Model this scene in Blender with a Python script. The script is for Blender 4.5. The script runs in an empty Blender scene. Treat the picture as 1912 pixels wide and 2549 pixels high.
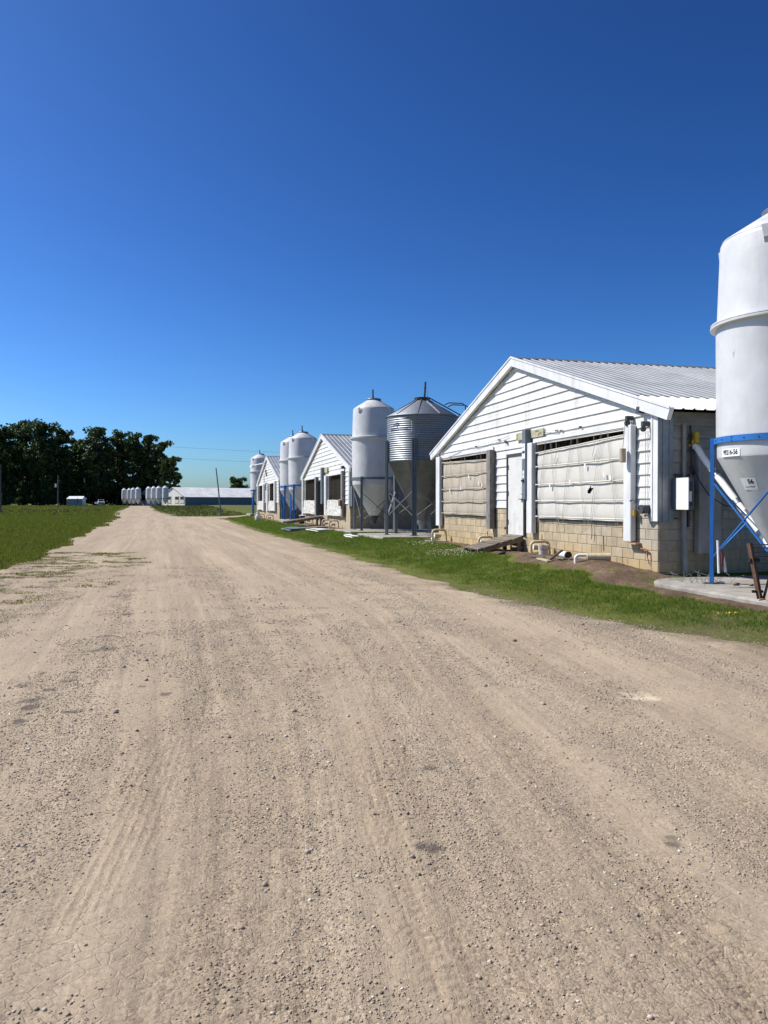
import bpy, math, random
import numpy as np
from mathutils import Vector, Matrix
random.seed(7)
rng = np.random.default_rng(7)
S = bpy.context.scene
COL = S.collection
R = math.radians

# ------------------------------------------------------------------ camera, sky, sun, exposure
EYE = 1.55
cam_d = bpy.data.cameras.new('camera')
cam = bpy.data.objects.new('camera', cam_d)
COL.objects.link(cam)
cam.location = (0, 0, EYE)
cam.rotation_euler = (R(90 - 0.67), 0, 0)
cam_d.sensor_fit = 'VERTICAL'
cam_d.sensor_height = 36
cam_d.sensor_width = 27
cam_d.lens = 27.05
cam_d.clip_start = 0.05
cam_d.clip_end = 6000
S.camera = cam

SUN_EL, SUN_AZ = R(48), R(77)            # azimuth: turned left from the view direction
sunv = Vector((-math.sin(SUN_AZ) * math.cos(SUN_EL), math.cos(SUN_AZ) * math.cos(SUN_EL), math.sin(SUN_EL)))
W = bpy.data.worlds.new('World')
S.world = W
W.use_nodes = True
wn, wl = W.node_tree.nodes, W.node_tree.links
bg = wn['Background']
sky = wn.new('ShaderNodeTexSky')
sky.sky_type = 'NISHITA'
sky.sun_disc = False
sky.sun_elevation = SUN_EL
sky.sun_rotation = -SUN_AZ
sky.altitude = 0
sky.air_density = 0.8
sky.dust_density = 1.0
sky.ozone_density = 6.0
hs = wn.new('ShaderNodeHueSaturation')
hs.inputs['Saturation'].default_value = 1.10
wl.new(sky.outputs[0], hs.inputs['Color'])
def wmul(src, c):
    m = wn.new('ShaderNodeMix'); m.data_type = 'RGBA'; m.blend_type = 'MULTIPLY'
    m.inputs[0].default_value = 1.0
    wl.new(src, m.inputs[6]); m.inputs[7].default_value = (*c, 1)
    return m.outputs[2]
gm_ = wn.new('ShaderNodeGamma'); gm_.inputs[1].default_value = 1.55
wl.new(wmul(hs.outputs[0], (.085, .085, .085)), gm_.inputs[0])
wl.new(wmul(gm_.outputs[0], (17.6, 20.5, 20.6)), bg.inputs[0])
bg.inputs[1].default_value = 0.10

sun_d = bpy.data.lights.new('sun', 'SUN')
sun_d.energy = 5.0
sun_d.angle = R(0.53)
sun_d.color = (1.0, 0.95, 0.88)
sun = bpy.data.objects.new('sun', sun_d)
COL.objects.link(sun)
sun.rotation_euler = (-sunv).to_track_quat('-Z', 'Y').to_euler()
sun.location = (-20, 10, 30)
S.view_settings.view_transform = 'Standard'
S.view_settings.look = 'None'
S.view_settings.exposure = 0.3
S.view_settings.gamma = 1
S.view_settings.use_curve_mapping = False
S.cycles.max_bounces = 6
S.cycles.diffuse_bounces = 3
S.cycles.use_denoising = True

# ------------------------------------------------------------------ small maths
FPX = 1915.0
TAN = 0.2642
CA = 1 / math.sqrt(1 + TAN * TAN)
SA = TAN * CA
DV = Vector((-SA, CA))          # along the barn fronts, away from the camera
NV = Vector((-CA, -SA))         # out of the barn fronts
ROT = math.atan2(-CA, SA)       # local x = toward the camera, local y = into the barn


def pix(u, v, Y):
    return Vector(((u - 956) * Y / FPX, Y, EYE - (v - 1252) * Y / FPX))


def F(s, p=0.0, X0=8.9):
    q = Vector((X0, 0)) + DV * s + NV * p
    return q


def _h(xi, yi, seed):
    n = (xi.astype(np.int64) * 374761393 + yi.astype(np.int64) * 668265263 + seed * 982451653) & 0xffffffff
    n = ((n ^ (n >> 13)) * 1274126177) & 0xffffffff
    n = ((n ^ (n >> 15)) * 2246822519) & 0xffffffff
    return ((n ^ (n >> 16)) & 0xffffff) / float(0xffffff)


def vnoise(x, y, seed=0):
    x = np.asarray(x, float); y = np.asarray(y, float)
    xi = np.floor(x); yi = np.floor(y)
    fx = x - xi; fy = y - yi
    fx = fx * fx * (3 - 2 * fx); fy = fy * fy * (3 - 2 * fy)
    a = _h(xi, yi, seed); b = _h(xi + 1, yi, seed)
    c = _h(xi, yi + 1, seed); d = _h(xi + 1, yi + 1, seed)
    return (a * (1 - fx) + b * fx) * (1 - fy) + (c * (1 - fx) + d * fx) * fy


def fbm(x, y, seed=0, o=4):
    t = 0; a = 0.5; s = 0
    for i in range(o):
        t = t + a * vnoise(np.asarray(x) * 2 ** i, np.asarray(y) * 2 ** i, seed + i)
        s += a; a *= 0.5
    return t / s


def smooth(t):
    t = np.clip(t, 0, 1)
    return t * t * (3 - 2 * t)


def gq(x, y):
    return (x - 8.9) * CA + y * SA


def gs(x, y):
    return -(x - 8.9) * SA + y * CA


def ground(x, y):
    x = np.asarray(x, float); y = np.asarray(y, float)
    q = gq(x, y); s = gs(x, y)
    z = 0.6 * smooth((y - 45) / 200)
    z = z + (.105 + 0.145 * smooth((s - 13.9) / 1.3)) * smooth((q + 3.6) / 2.6)
    p = -q
    z = z + 0.13 * np.exp(-((s - 16.0) / 0.95) ** 2 - ((p - 0.55) / 0.5) ** 2)
    z = z + 0.10 * np.exp(-((s - 18.6) / 1.2) ** 2 - ((p - 0.5) / 0.5) ** 2)
    z = z + 0.05 * np.exp(-((s - 21.0) / 1.6) ** 2 - ((p - 0.8) / 0.6) ** 2)
    return z


def gz(x, y):
    return float(ground(x, y))


RX_Y = np.array([0, 8.29, 9.33, 10.3, 13.0, 16.2, 25.1, 43.6, 60, 77, 79, 80.5, 83, 84.5, 100, 127, 190, 230, 262])
RX_X = np.array([6.3, 4.25, 3.63, 2.93, 1.86, .88, -1.65, -7.2, -11.6, -16.3, -14.5, -12.4, -13.0, -22.8, -28, -37.5, -57.5, -70, -80])
LX_Y = np.array([0, 14, 18.2, 24.1, 38, 74, 120, 190, 230, 262])
LX_X = np.array([-8.6, -8.6, -9.1, -10.8, -15, -26.5, -42.5, -64, -77.5, -88])


def RX(y): return np.interp(y, RX_Y, RX_X)
def LX(y): return np.interp(y, LX_Y, LX_X)


# ------------------------------------------------------------------ mesh helpers
def np_mesh(name, V, Fa):
    V = np.ascontiguousarray(V, dtype=np.float32); Fa = np.ascontiguousarray(Fa, dtype=np.int32)
    me = bpy.data.meshes.new(name)
    n, k = Fa.shape
    me.vertices.add(len(V)); me.vertices.foreach_set('co', V.ravel())
    me.loops.add(n * k); me.loops.foreach_set('vertex_index', Fa.ravel())
    me.polygons.add(n)
    me.polygons.foreach_set('loop_start', np.arange(0, n * k, k, dtype=np.int32))
    me.polygons.foreach_set('loop_total', np.full(n, k, dtype=np.int32))
    me.update(calc_edges=True)
    return me


class MB:
    def __init__(s):
        s.v = []; s.f = []

    def add(s, vs, fs):
        o = len(s.v)
        s.v += [tuple(q) for q in vs]
        s.f += [tuple(i + o for i in f) for f in fs]
        return s

    def box(s, x0, x1, y0, y1, z0, z1, M=None):
        vs = [(x, y, z) for z in (z0, z1) for y in (y0, y1) for x in (x0, x1)]
        if M is not None: vs = [M @ Vector(q) for q in vs]
        return s.add(vs, [(0, 2, 3, 1), (4, 5, 7, 6), (0, 1, 5, 4), (1, 3, 7, 5), (3, 2, 6, 7), (2, 0, 4, 6)])

    def bbox(s, x0, x1, y0, y1, z0, z1, b=0.01):
        """box whose corners are cut (octagonal in xy) and whose top edge is chamfered"""
        def ring(z, i):
            a0, a1, c0, c1 = x0 + i, x1 - i, y0 + i, y1 - i
            return [(a0 + b, c0, z), (a1 - b, c0, z), (a1, c0 + b, z), (a1, c1 - b, z), (a1 - b, c1, z), (a0 + b, c1, z), (a0, c1 - b, z), (a0, c0 + b, z)]
        vs = ring(z0, 0) + ring(z1 - b, 0) + ring(z1, b * .8)
        fs = []
        for k in range(2):
            for i in range(8):
                j = (i + 1) % 8
                fs.append((k * 8 + i, k * 8 + j, k * 8 + 8 + j, k * 8 + 8 + i))
        fs.append(tuple(range(7, -1, -1))); fs.append(tuple(range(16, 24)))
        return s.add(vs, fs)

    def prism(s, poly, y0, y1):
        """polygon in (x,z), extruded in y"""
        n = len(poly)
        vs = [(x, y0, z) for x, z in poly] + [(x, y1, z) for x, z in poly]
        fs = [tuple(range(n)), tuple(range(2 * n - 1, n - 1, -1))]
        for i in range(n):
            j = (i + 1) % n
            fs.append((j, i, n + i, n + j))
        return s.add(vs, fs)

    def tube(s, pts, r, n=8, cap=True):
        pts = [Vector(p) for p in pts]
        rs = r if isinstance(r, (list, tuple)) else [r] * len(pts)
        up = None; o = len(s.v); vs = []; fs = []
        for i, p in enumerate(pts):
            t = (pts[min(i + 1, len(pts) - 1)] - pts[max(i - 1, 0)]).normalized()
            if up is None:
                a = Vector((0, 0, 1)) if abs(t.z) < .9 else Vector((1, 0, 0))
                up = (a - t * a.dot(t)).normalized()
            else:
                up = (up - t * up.dot(t)).normalized()
            b = t.cross(up)
            for k in range(n):
                a = 2 * math.pi * k / n
                vs.append(p + (up * math.cos(a) + b * math.sin(a)) * rs[i])
        for i in range(len(pts) - 1):
            for k in range(n):
                j = (k + 1) % n
                fs.append((i * n + k, i * n + j, (i + 1) * n + j, (i + 1) * n + k))
        if cap:
            fs.append(tuple(range(n - 1, -1, -1)))
            m = (len(pts) - 1) * n
            fs.append(tuple(range(m, m + n)))
        return s.add(vs, fs)

    def bar(s, a, b, w, h=None, up=(0, 0, 1)):
        """rectangular bar from a to b"""
        h = h or w
        a, b = Vector(a), Vector(b); t = (b - a).normalized()
        up = Vector(up)
        if abs(t.dot(up)) > .98: up = Vector((1, 0, 0))
        x = t.cross(up).normalized() * (w / 2); z = x.cross(t).normalized() * (h / 2)
        vs = [a - x - z, a + x - z, a + x + z, a - x + z, b - x - z, b + x - z, b + x + z, b - x + z]
        return s.add(vs, [(3, 2, 1, 0), (4, 5, 6, 7), (0, 1, 5, 4), (1, 2, 6, 5), (2, 3, 7, 6), (3, 0, 4, 7)])

    def lathe(s, prof, n=48, close=False, c=(0, 0)):
        vs = []; fs = []
        for r, z in prof:
            for k in range(n):
                a = 2 * math.pi * k / n
                vs.append((c[0] + r * math.cos(a), c[1] + r * math.sin(a), z))
        m = len(prof)
        for i in range(m - 1 + (1 if close else 0)):
            i2 = (i + 1) % m
            for k in range(n):
                j = (k + 1) % n
                fs.append((i * n + k, i * n + j, i2 * n + j, i2 * n + k))
        return s.add(vs, fs)

    def mesh(s, name):
        me = bpy.data.meshes.new(name)
        me.from_pydata(s.v, [], s.f)
        me.update()
        return me

    def build(s, name, m, parent=None, smooth_=False, loc=None, rz=0, sharp=None):
        return obj(name, s.mesh(name), m, parent, loc, rz, smooth_, sharp)


def obj(name, me, m, parent=None, loc=None, rz=0, smooth_=False, sharp=None):
    if m is not None and not me.materials: me.materials.append(m)
    o = bpy.data.objects.new(name, me)
    COL.objects.link(o)
    if parent is not None: o.parent = parent
    if loc is not None: o.location = loc
    if rz: o.rotation_euler = (0, 0, rz)
    if smooth_:
        me.shade_smooth()
        if sharp: me.set_sharp_from_angle(angle=R(sharp))
    return o


def tag(o, label=None, cat=None, group=None, kind=None):
    if label: o['label'] = label
    if cat: o['category'] = cat
    if group: o['group'] = group
    if kind: o['kind'] = kind
    return o


def thing(name, label, cat, loc=(0, 0, 0), rz=0, group=None):
    o = bpy.data.objects.new(name, None)
    o.empty_display_size = .3
    COL.objects.link(o)
    o.location = loc; o.rotation_euler = (0, 0, rz)
    return tag(o, label, cat, group)


KIDS = {}
def copy_tree(o, parent=None):
    c = o.copy(); COL.objects.link(c); c.parent = parent
    for ch in o.children: copy_tree(ch, c)
    return c


# ------------------------------------------------------------------ materials
class NT:
    def __init__(s, name):
        s.m = bpy.data.materials.new(name); s.m.use_nodes = True
        s.t = s.m.node_tree; s.b = s.t.nodes['Principled BSDF']
        s.out = s.t.nodes['Material Output']

    def n(s, ty, **kw):
        nd = s.t.nodes.new('ShaderNode' + ty)
        for k, v in kw.items():
            if k.startswith('i_'):
                key = k[2:].replace('_', ' ')
                nd.inputs[key].default_value = v
            else: setattr(nd, k, v)
        return nd

    def l(s, a, b): s.t.links.new(a, b)

    def pos(s, scale=(1, 1, 1), rot=0, kind='pos'):
        if kind == 'pos': src = s.n('NewGeometry').outputs['Position']
        else: src = s.n('TexCoord').outputs['Object']
        if scale == (1, 1, 1) and not rot: return src
        if rot:
            m0 = s.n('Mapping'); m0.inputs['Rotation'].default_value = (0, 0, rot)
            s.l(src, m0.inputs[0]); src = m0.outputs[0]
        m = s.n('Mapping'); m.inputs['Scale'].default_value = scale
        s.l(src, m.inputs[0]); return m.outputs[0]

    def noise(s, co, scale, detail=4, rough=.55):
        nd = s.n('TexNoise'); nd.inputs['Scale'].default_value = scale
        nd.inputs['Detail'].default_value = detail; nd.inputs['Roughness'].default_value = rough
        s.l(co, nd.inputs['Vector']); return nd.outputs['Fac']

    def ramp(s, f, stops):
        r = s.n('ValToRGB'); e = r.color_ramp.elements
        while len(e) < len(stops): e.new(.5)
        for i, (p, c) in enumerate(stops):
            e[i].position = p
            e[i].color = (*c, 1) if isinstance(c, tuple) else (c, c, c, 1)
        s.l(f, r.inputs[0]); return r.outputs[0]

    def mix(s, f, a, b, mode='MIX'):
        m = s.n('Mix', data_type='RGBA', blend_type=mode)
        for i, q in ((0, f), (6, a), (7, b)):
            if hasattr(q, 'links'): s.l(q, m.inputs[i])
            elif i == 0: m.inputs[0].default_value = q
            else: m.inputs[i].default_value = (*q, 1) if len(q) == 3 else q
        return m.outputs[2]

    def math(s, op, a, b=0.0):
        m = s.n('Math', operation=op)
        for i, q in ((0, a), (1, b)):
            if hasattr(q, 'links'): s.l(q, m.inputs[i])
            else: m.inputs[i].default_value = q
        return m.outputs[0]

    def bump(s, h, dist=.01, strength=1.0, prev=None):
        b = s.n('Bump'); b.inputs['Distance'].default_value = dist; b.inputs['Strength'].default_value = strength
        s.l(h, b.inputs['Height'])
        if prev is not None: s.l(prev, b.inputs['Normal'])
        s.l(b.outputs[0], s.b.inputs['Normal']); return b.outputs[0]

    def fin(s, col=None, rough=.7, metal=0., spec=.5):
        if col is not None:
            if hasattr(col, 'links'): s.l(col, s.b.inputs['Base Color'])
            else: s.b.inputs['Base Color'].default_value = (*col, 1)
        if hasattr(rough, 'links'): s.l(rough, s.b.inputs['Roughness'])
        else: s.b.inputs['Roughness'].default_value = rough
        s.b.inputs['Metallic'].default_value = metal
        s.b.inputs['Specular IOR Level'].default_value = spec
        return s.m


def mk(name, base, rough=.7, metal=0., var=.2, vs=2.0, bump=0, bs=60, dirt=None, dirt_amt=.3, spec=.4, kind='pos', streak=False, rnd=0):
    t = NT(name)
    co = t.pos(kind=kind)
    f = t.noise(co, vs, 6, .6)
    lo = tuple(c * (1 - var) for c in base); hi = tuple(min(1, c * (1 + var * .55)) for c in base)
    col = t.ramp(f, [(.3, lo), (.7, hi)])
    if dirt:
        co2 = t.pos((1, 1, .22) if streak else (1, 1, 1), kind=kind)
        if kind == 'pos' and not streak: co2 = co
        g = t.noise(co2, vs * 2.3, 8, .65)
        gm = t.ramp(g, [(.5, 0.), (.74, 1.)])
        gm2 = t.math('MULTIPLY', gm, dirt_amt)
        col = t.mix(gm2, col, dirt)
    if rnd:
        oi = t.n('ObjectInfo').outputs['Random']
        k = t.ramp(oi, [(0., 1 - rnd), (1., 1.)])
        col = t.mix(1.0, col, k, 'MULTIPLY')
    if bump:
        t.bump(t.noise(co, bs, 4, .6), bump)
    return t.fin(col, rough, metal, spec)


M = {}
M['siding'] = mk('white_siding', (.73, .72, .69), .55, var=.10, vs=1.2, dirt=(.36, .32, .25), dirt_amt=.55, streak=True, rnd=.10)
M['white'] = mk('white_trim', (.70, .70, .69), .5, var=.12, vs=2, dirt=(.36, .32, .26), dirt_amt=.45, streak=True)
M['door'] = mk('door_paint', (.66, .65, .61), .5, var=.07, vs=2.2, dirt=(.36, .20, .10), dirt_amt=.35, bump=.002, bs=25)
M['side_shade_grey'] = mk('old_white_shade_grey', (.30, .29, .27), .75, var=.3, vs=3, dirt=(.16, .14, .11), dirt_amt=.6, streak=True, bump=.003, bs=30)  # old white, with the shade of the side wall darkened into its colour
M['cab_blue'] = mk('grey_cabinet', (.13, .16, .185), .45, var=.12, vs=4, dirt=(.25, .24, .22), dirt_amt=.3, streak=True)
M['dark_metal'] = mk('dark_steel', (.07, .075, .08), .5, metal=.3, var=.25, vs=6)
M['grey_leg'] = mk('grey_steel_leg', (.17, .19, .205), .45, metal=.4, var=.2, vs=5)
M['galv'] = mk('galvanised', (.28, .305, .33), .5, metal=.8, var=.16, vs=9)
M['blue'] = mk('blue_paint', (.022, .155, .47), .42, var=.15, vs=4, dirt=(.02, .05, .14), dirt_amt=.35, streak=True)
M['black'] = mk('black_rubber', (.018, .018, .019), .6, var=.2)
M['interior'] = mk('dark_interior', (.035, .03, .027), .9, var=.4, vs=3)
M['mesh_brown'] = mk('brown_netting', (.022, .016, .011), .9, var=.5, vs=14)
M['curtain_bunch'] = mk('white_tarp', (.60, .575, .52), .75, var=.25, vs=5, dirt=(.30, .25, .18), dirt_amt=.6, bump=.05, bs=7)
M['pvc'] = mk('cream_pipe', (.62, .52, .33), .45, var=.18, vs=7, dirt=(.30, .20, .09), dirt_amt=.5)
M['pvc_white'] = mk('white_pipe', (.78, .77, .73), .42, var=.08, vs=5, dirt=(.40, .36, .28), dirt_amt=.35)
M['rust'] = mk('rusty_steel', (.13, .065, .04), .85, var=.45, vs=14, dirt=(.24, .095, .03), dirt_amt=.6, bump=.002, bs=90)
M['rust_bright'] = mk('orange_rust', (.30, .12, .03), .85, var=.4, vs=20)
M['wood'] = mk('weathered_wood', (.21, .17, .125), .85, var=.4, vs=6, dirt=(.08, .06, .045), dirt_amt=.6, bump=.004, bs=50, rnd=.35)
M['slat'] = mk('bay_slat', (.085, .062, .04), .9, var=.4, vs=8)
M['wood_grey'] = mk('grey_wood', (.22, .205, .19), .85, var=.35, vs=6, dirt=(.09, .08, .07), dirt_amt=.6, streak=True, bump=.004, bs=50)
M['lumber'] = mk('treated_lumber', (.42, .40, .26), .8, var=.25, vs=8, dirt=(.16, .14, .09), dirt_amt=.5, bump=.003, bs=60)
M['wood_new'] = mk('pale_wood', (.46, .28, .15), .8, var=.25, vs=9, bump=.002, bs=60)
M['concrete'] = mk('concrete_slab', (.34, .31, .265), .9, var=.3, vs=2.2, dirt=(.17, .145, .11), dirt_amt=.75, bump=.006, bs=40)
M['red'] = mk('red_rag', (.16, .015, .025), .8)
M['yellow'] = mk('yellow_paint', (.55, .36, .02), .5)
M['bucket'] = mk('bucket_white', (.62, .58, .52), .6, var=.2, dirt=(.45, .16, .04), dirt_amt=.7, vs=9)
M['rope'] = mk('rope', (.42, .39, .34), .9)
M['weight'] = mk('weight_cream', (.40, .33, .24), .7, var=.2, vs=8)
M['glass'] = NT('glass_dark').fin((.02, .025, .03), .08, 0, .6)
M['paint_truck'] = mk('truck_white', (.80, .80, .80), .25, var=.03, spec=.5)
M['sticker'] = mk('sticker_white', (.80, .80, .79), .4, var=.02)
M['ink'] = NT('black_ink').fin((.012, .012, .014), .5)
M['ink_blue'] = NT('blue_ink').fin((.012, .03, .16), .5)
M['pole'] = mk('pole_wood', (.14, .125, .11), .9, var=.3, vs=2)
M['stone'] = mk('pale_stone', (.42, .38, .32), .9, var=.3, vs=20, bump=.004, bs=60)

# mortar / masonry
t = NT('mortar'); co = t.pos()
M['mortar'] = t.fin(t.ramp(t.noise(co, 5, 6), [(.3, (.34, .275, .185)), (.7, (.46, .375, .25))]), .95, 0, .2)
t = NT('concrete_block'); co = t.pos()
tone = t.noise(co, .33, 3)
tan_ = t.ramp(t.noise(co, 6, 6, .65), [(.3, (.40, .32, .20)), (.7, (.58, .475, .32))])
gry = t.ramp(t.noise(co, 7, 6, .65), [(.3, (.33, .30, .255)), (.7, (.46, .43, .375))])
sepx = t.n('SeparateXYZ'); t.l(co, sepx.inputs[0])
cx = t.math('ADD', t.math('MULTIPLY', sepx.outputs[0], .34), t.math('MULTIPLY', tone, .9))
gm = t.ramp(cx, [(.0, 0.), (1., 1.)])
gm = t.n('MapRange'); gm.inputs[1].default_value = 1.75; gm.inputs[2].default_value = 2.35; t.l(cx, gm.inputs[0])
oi = t.n('ObjectInfo').outputs['Random']
gmr = t.math('ADD', gm.outputs[0], t.math('MULTIPLY', t.math('SUBTRACT', oi, .5), .35))
gmr = t.n('Clamp') if False else t.math('MINIMUM', t.math('MAXIMUM', gmr, 0.), 1.)
col = t.mix(gmr, tan_, gry)
low = t.n('MapRange'); low.inputs[1].default_value = 1.0; low.inputs[2].default_value = .4
low.inputs[3].default_value = 0.; low.inputs[4].default_value = .75
t.l(t.math('ADD', sepx.outputs[2], t.math('MULTIPLY', t.noise(co, 1.3, 5), .25)), low.inputs[0])
col = t.mix(low.outputs[0], col, (.52, .36, .155))
st = t.pos((1, 1, .12)); stn = t.ramp(t.noise(st, 4.5, 6, .7), [(.50, 0.), (.74, 1.)])
col = t.mix(t.math('MULTIPLY', stn, .62), col, (.17, .135, .09))
blot = t.ramp(t.noise(co, 1.1, 7, .68), [(.50, 0.), (.66, 1.)])
col = t.mix(t.math('MULTIPLY', blot, .45), col, (.30, .265, .21))
rust_ = t.ramp(t.noise(t.pos((1, 1, .3)), 1.9, 6, .65), [(.60, 0.), (.70, 1.)])
col = t.mix(t.math('MULTIPLY', rust_, .45), col, (.42, .22, .07))
rv = t.ramp(oi, [(0., .86), (1., 1.06)])
col = t.mix(1., col, rv, 'MULTIPLY')
t.bump(t.noise(co, 90, 5, .7), .006)
M['block'] = t.fin(col, .95, 0, .2)

# fibreglass silo shell
t = NT('silo_fibreglass'); co = t.pos(kind='obj')
a = t.ramp(t.noise(co, 1.6, 5), [(.3, (.53, .53, .53)), (.7, (.665, .665, .66))])
b = t.ramp(t.noise(t.pos((1, 1, .15), kind='obj'), 5, 7, .65), [(.55, 0.), (.8, 1.)])
col = t.mix(t.math('MULTIPLY', b, .5), a, (.44, .42, .38))
cl = t.ramp(t.noise(t.pos((1, 1, .6), kind='obj'), 1.1, 7, .7), [(.45, 0.), (.66, 1.)])
col = t.mix(t.math('MULTIPLY', cl, .3), col, (.47, .47, .475))
c = t.ramp(t.noise(t.pos((1, 1, .35), kind='obj'), 8, 4, .55), [(.70, 0.), (.74, 1.)])
col = t.mix(t.math('MULTIPLY', c, .55), col, (.25, .24, .23))
t.bump(t.noise(co, 2.2, 3), .012, .6)
M['silo'] = t.fin(col, .38, 0, .45)
t = NT('silo_roof_fibreglass'); co = t.pos(kind='obj')
a = t.ramp(t.noise(co, 3, 6, .65), [(.3, (.42, .42, .42)), (.7, (.66, .66, .65))])
M['silo_roof'] = t.fin(a, .5, 0, .4)
t = NT('silo_hopper'); co = t.pos(kind='obj')
a = t.ramp(t.noise(co, 2, 5), [(.3, (.58, .575, .555)), (.7, (.69, .685, .66))])
b = t.ramp(t.noise(t.pos((1, 1, .15), kind='obj'), 6, 7, .65), [(.5, 0.), (.8, 1.)])
M['hopper'] = t.fin(t.mix(t.math('MULTIPLY', b, .4), a, (.36, .34, .29)), .45, 0, .4)
t = NT('hopper_metal'); co = t.pos(kind='obj')  # bin hopper metal, colour darkened to deepen the shade under the bin
M['hopper_metal'] = t.fin(t.ramp(t.noise(co, 3, 6), [(.3, (.15, .16, .165)), (.7, (.24, .25, .255))]), .5, .6, .4)

# roof steel
t = NT('roof_steel'); co = t.pos()
a = t.ramp(t.noise(co, 1.2, 6), [(.3, (.27, .28, .28)), (.7, (.38, .39, .395))])
oi = t.n('ObjectInfo').outputs['Random']
a = t.mix(1., a, t.ramp(oi, [(0., .9), (1., 1.05)]), 'MULTIPLY')
M['roof'] = t.fin(a, .45, .45, .5)
M['roof_white'] = mk('roof_white', (.74, .74, .72), .55, var=.1, vs=3, dirt=(.4, .38, .33), dirt_amt=.3, rnd=.06)
M['roof_far'] = mk('roof_far', (.66, .655, .64), .6, var=.25, vs=.5)

# curtain cloth
def curtain_mat(name, base, grime):
    t = NT(name); co = t.pos()
    a = t.ramp(t.noise(co, 1.3, 6), [(.3, tuple(c * .86 for c in base)), (.7, base)])
    st = t.ramp(t.noise(t.pos((1, 1, 3.0)), 2.2, 6, .65), [(.52, 0.), (.8, 1.)])
    a = t.mix(t.math('MULTIPLY', st, .45), a, grime)
    w = t.noise(t.pos((2.2, 2.2, .5)), 2.4, 5, .6)
    t.bump(w, .02, .35)
    t.m.use_nodes = True
    return t.fin(a, .75, 0, .3)
M['curtain'] = curtain_mat('curtain_cloth', (.61, .585, .525), (.42, .36, .28))
M['curtain_tan'] = curtain_mat('curtain_cloth_tan', (.47, .41, .325), (.36, .25, .15))

# road
ROADROT = R(-17.7)
t = NT('gravel'); co = t.pos()
def attr(nm, out='Fac'):
    a_ = t.n('Attribute'); a_.attribute_name = nm; return a_.outputs[out]
flow = attr('flow', 'Vector'); lane = attr('lane'); damp = attr('damp'); sand = attr('sand')
def fmap(sx, sy):
    m_ = t.n('Mapping'); m_.inputs['Scale'].default_value = (sx, sy, 1); t.l(flow, m_.inputs[0]); return m_.outputs[0]
s1 = t.noise(fmap(1.3, .07), 1.0, 6, .62)
s4 = t.noise(fmap(7.0, .16), 1.0, 5, .6)
s2 = t.noise(co, .8, 6, .62)
s3 = t.noise(co, 14, 5, .7)
base = t.ramp(s1, [(.30, (.305, .232, .156)), (.50, (.39, .304, .208)), (.70, (.462, .366, .253))])
base = t.mix(t.ramp(s2, [(.35, .0), (.7, .5)]), base, (.33, .266, .185))
base = t.mix(1., base, t.ramp(s4, [(.32, .88), (.5, 1.), (.68, 1.10)]), 'MULTIPLY')
gr = t.n('TexVoronoi', feature='F1'); gr.inputs['Scale'].default_value = 85; t.l(co, gr.inputs['Vector'])
cells = t.n('SeparateColor'); t.l(gr.outputs['Color'], cells.inputs[0])
gcol = t.ramp(cells.outputs[0], [(.0, .42), (.28, .88), (.7, 1.05), (1., 1.45)])
gmask = t.ramp(s3, [(.36, .2), (.60, 1.)])
gmask = t.math('MULTIPLY', gmask, t.math('SUBTRACT', 1., t.math('MULTIPLY', lane, .6)))
base = t.mix(gmask, base, t.mix(1., base, gcol, 'MULTIPLY'))
grv = t.ramp(t.noise(fmap(1.6, .25), 1.0, 5, .65), [(.45, 0.), (.65, .45)])
base = t.mix(t.math('MULTIPLY', grv, t.math('SUBTRACT', 1., lane)), base, (.31, .242, .17))
base = t.mix(t.math('MULTIPLY', lane, .16), base, (.48, .39, .275))
dk = t.ramp(t.noise(fmap(1.2, .5), 1.3, 9, .72), [(.66, 0.), (.72, 1.)])
base = t.mix(t.math('MULTIPLY', dk, .4), base, (.17, .145, .115))
verge = attr('verge')
base = t.mix(t.math('MULTIPLY', verge, .7), base, t.ramp(s3, [(.35, (.105, .082, .045)), (.65, (.21, .165, .095))]))
base = t.mix(t.math('MULTIPLY', damp, .75), base, (.085, .070, .058))
base = t.mix(t.math('MULTIPLY', sand, .85), base, (.60, .51, .36))
h1 = t.math('MULTIPLY', gr.outputs['Distance'], -1.0)
b1 = t.bump(t.math('MULTIPLY', t.math('MULTIPLY', h1, gmask), t.math('SUBTRACT', 1.1, lane)), .012, .42)
b2 = t.bump(t.noise(co, 26, 8, .75), .026, .6, b1)
b3 = t.bump(s4, .05, .22, b2)
ck = t.n('TexVoronoi', feature='DISTANCE_TO_EDGE'); ck.inputs['Scale'].default_value = 1.0
t.l(fmap(13, 19), ck.inputs['Vector'])
ckm = t.math('MULTIPLY', t.ramp(ck.outputs['Distance'], [(.0, 0.), (.055, 1.)]), t.ramp(t.noise(co, 1.4, 4, .6), [(.46, 0.), (.6, 1.)]))
b4 = t.bump(ckm, .02, .35, b3)
M['road'] = t.fin(base, .95, 0, .25)

t = NT('gravel_stones'); isl = t.n('NewGeometry').outputs['Random Per Island']
c = t.ramp(isl, [(0., (.11, .092, .075)), (.06, (.20, .165, .125)), (.2, (.32, .26, .195)), (.82, (.42, .345, .26)), (.94, (.52, .45, .36)), (1., (.66, .62, .55))])
M['stones'] = t.fin(c, .9, 0, .3)

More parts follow.
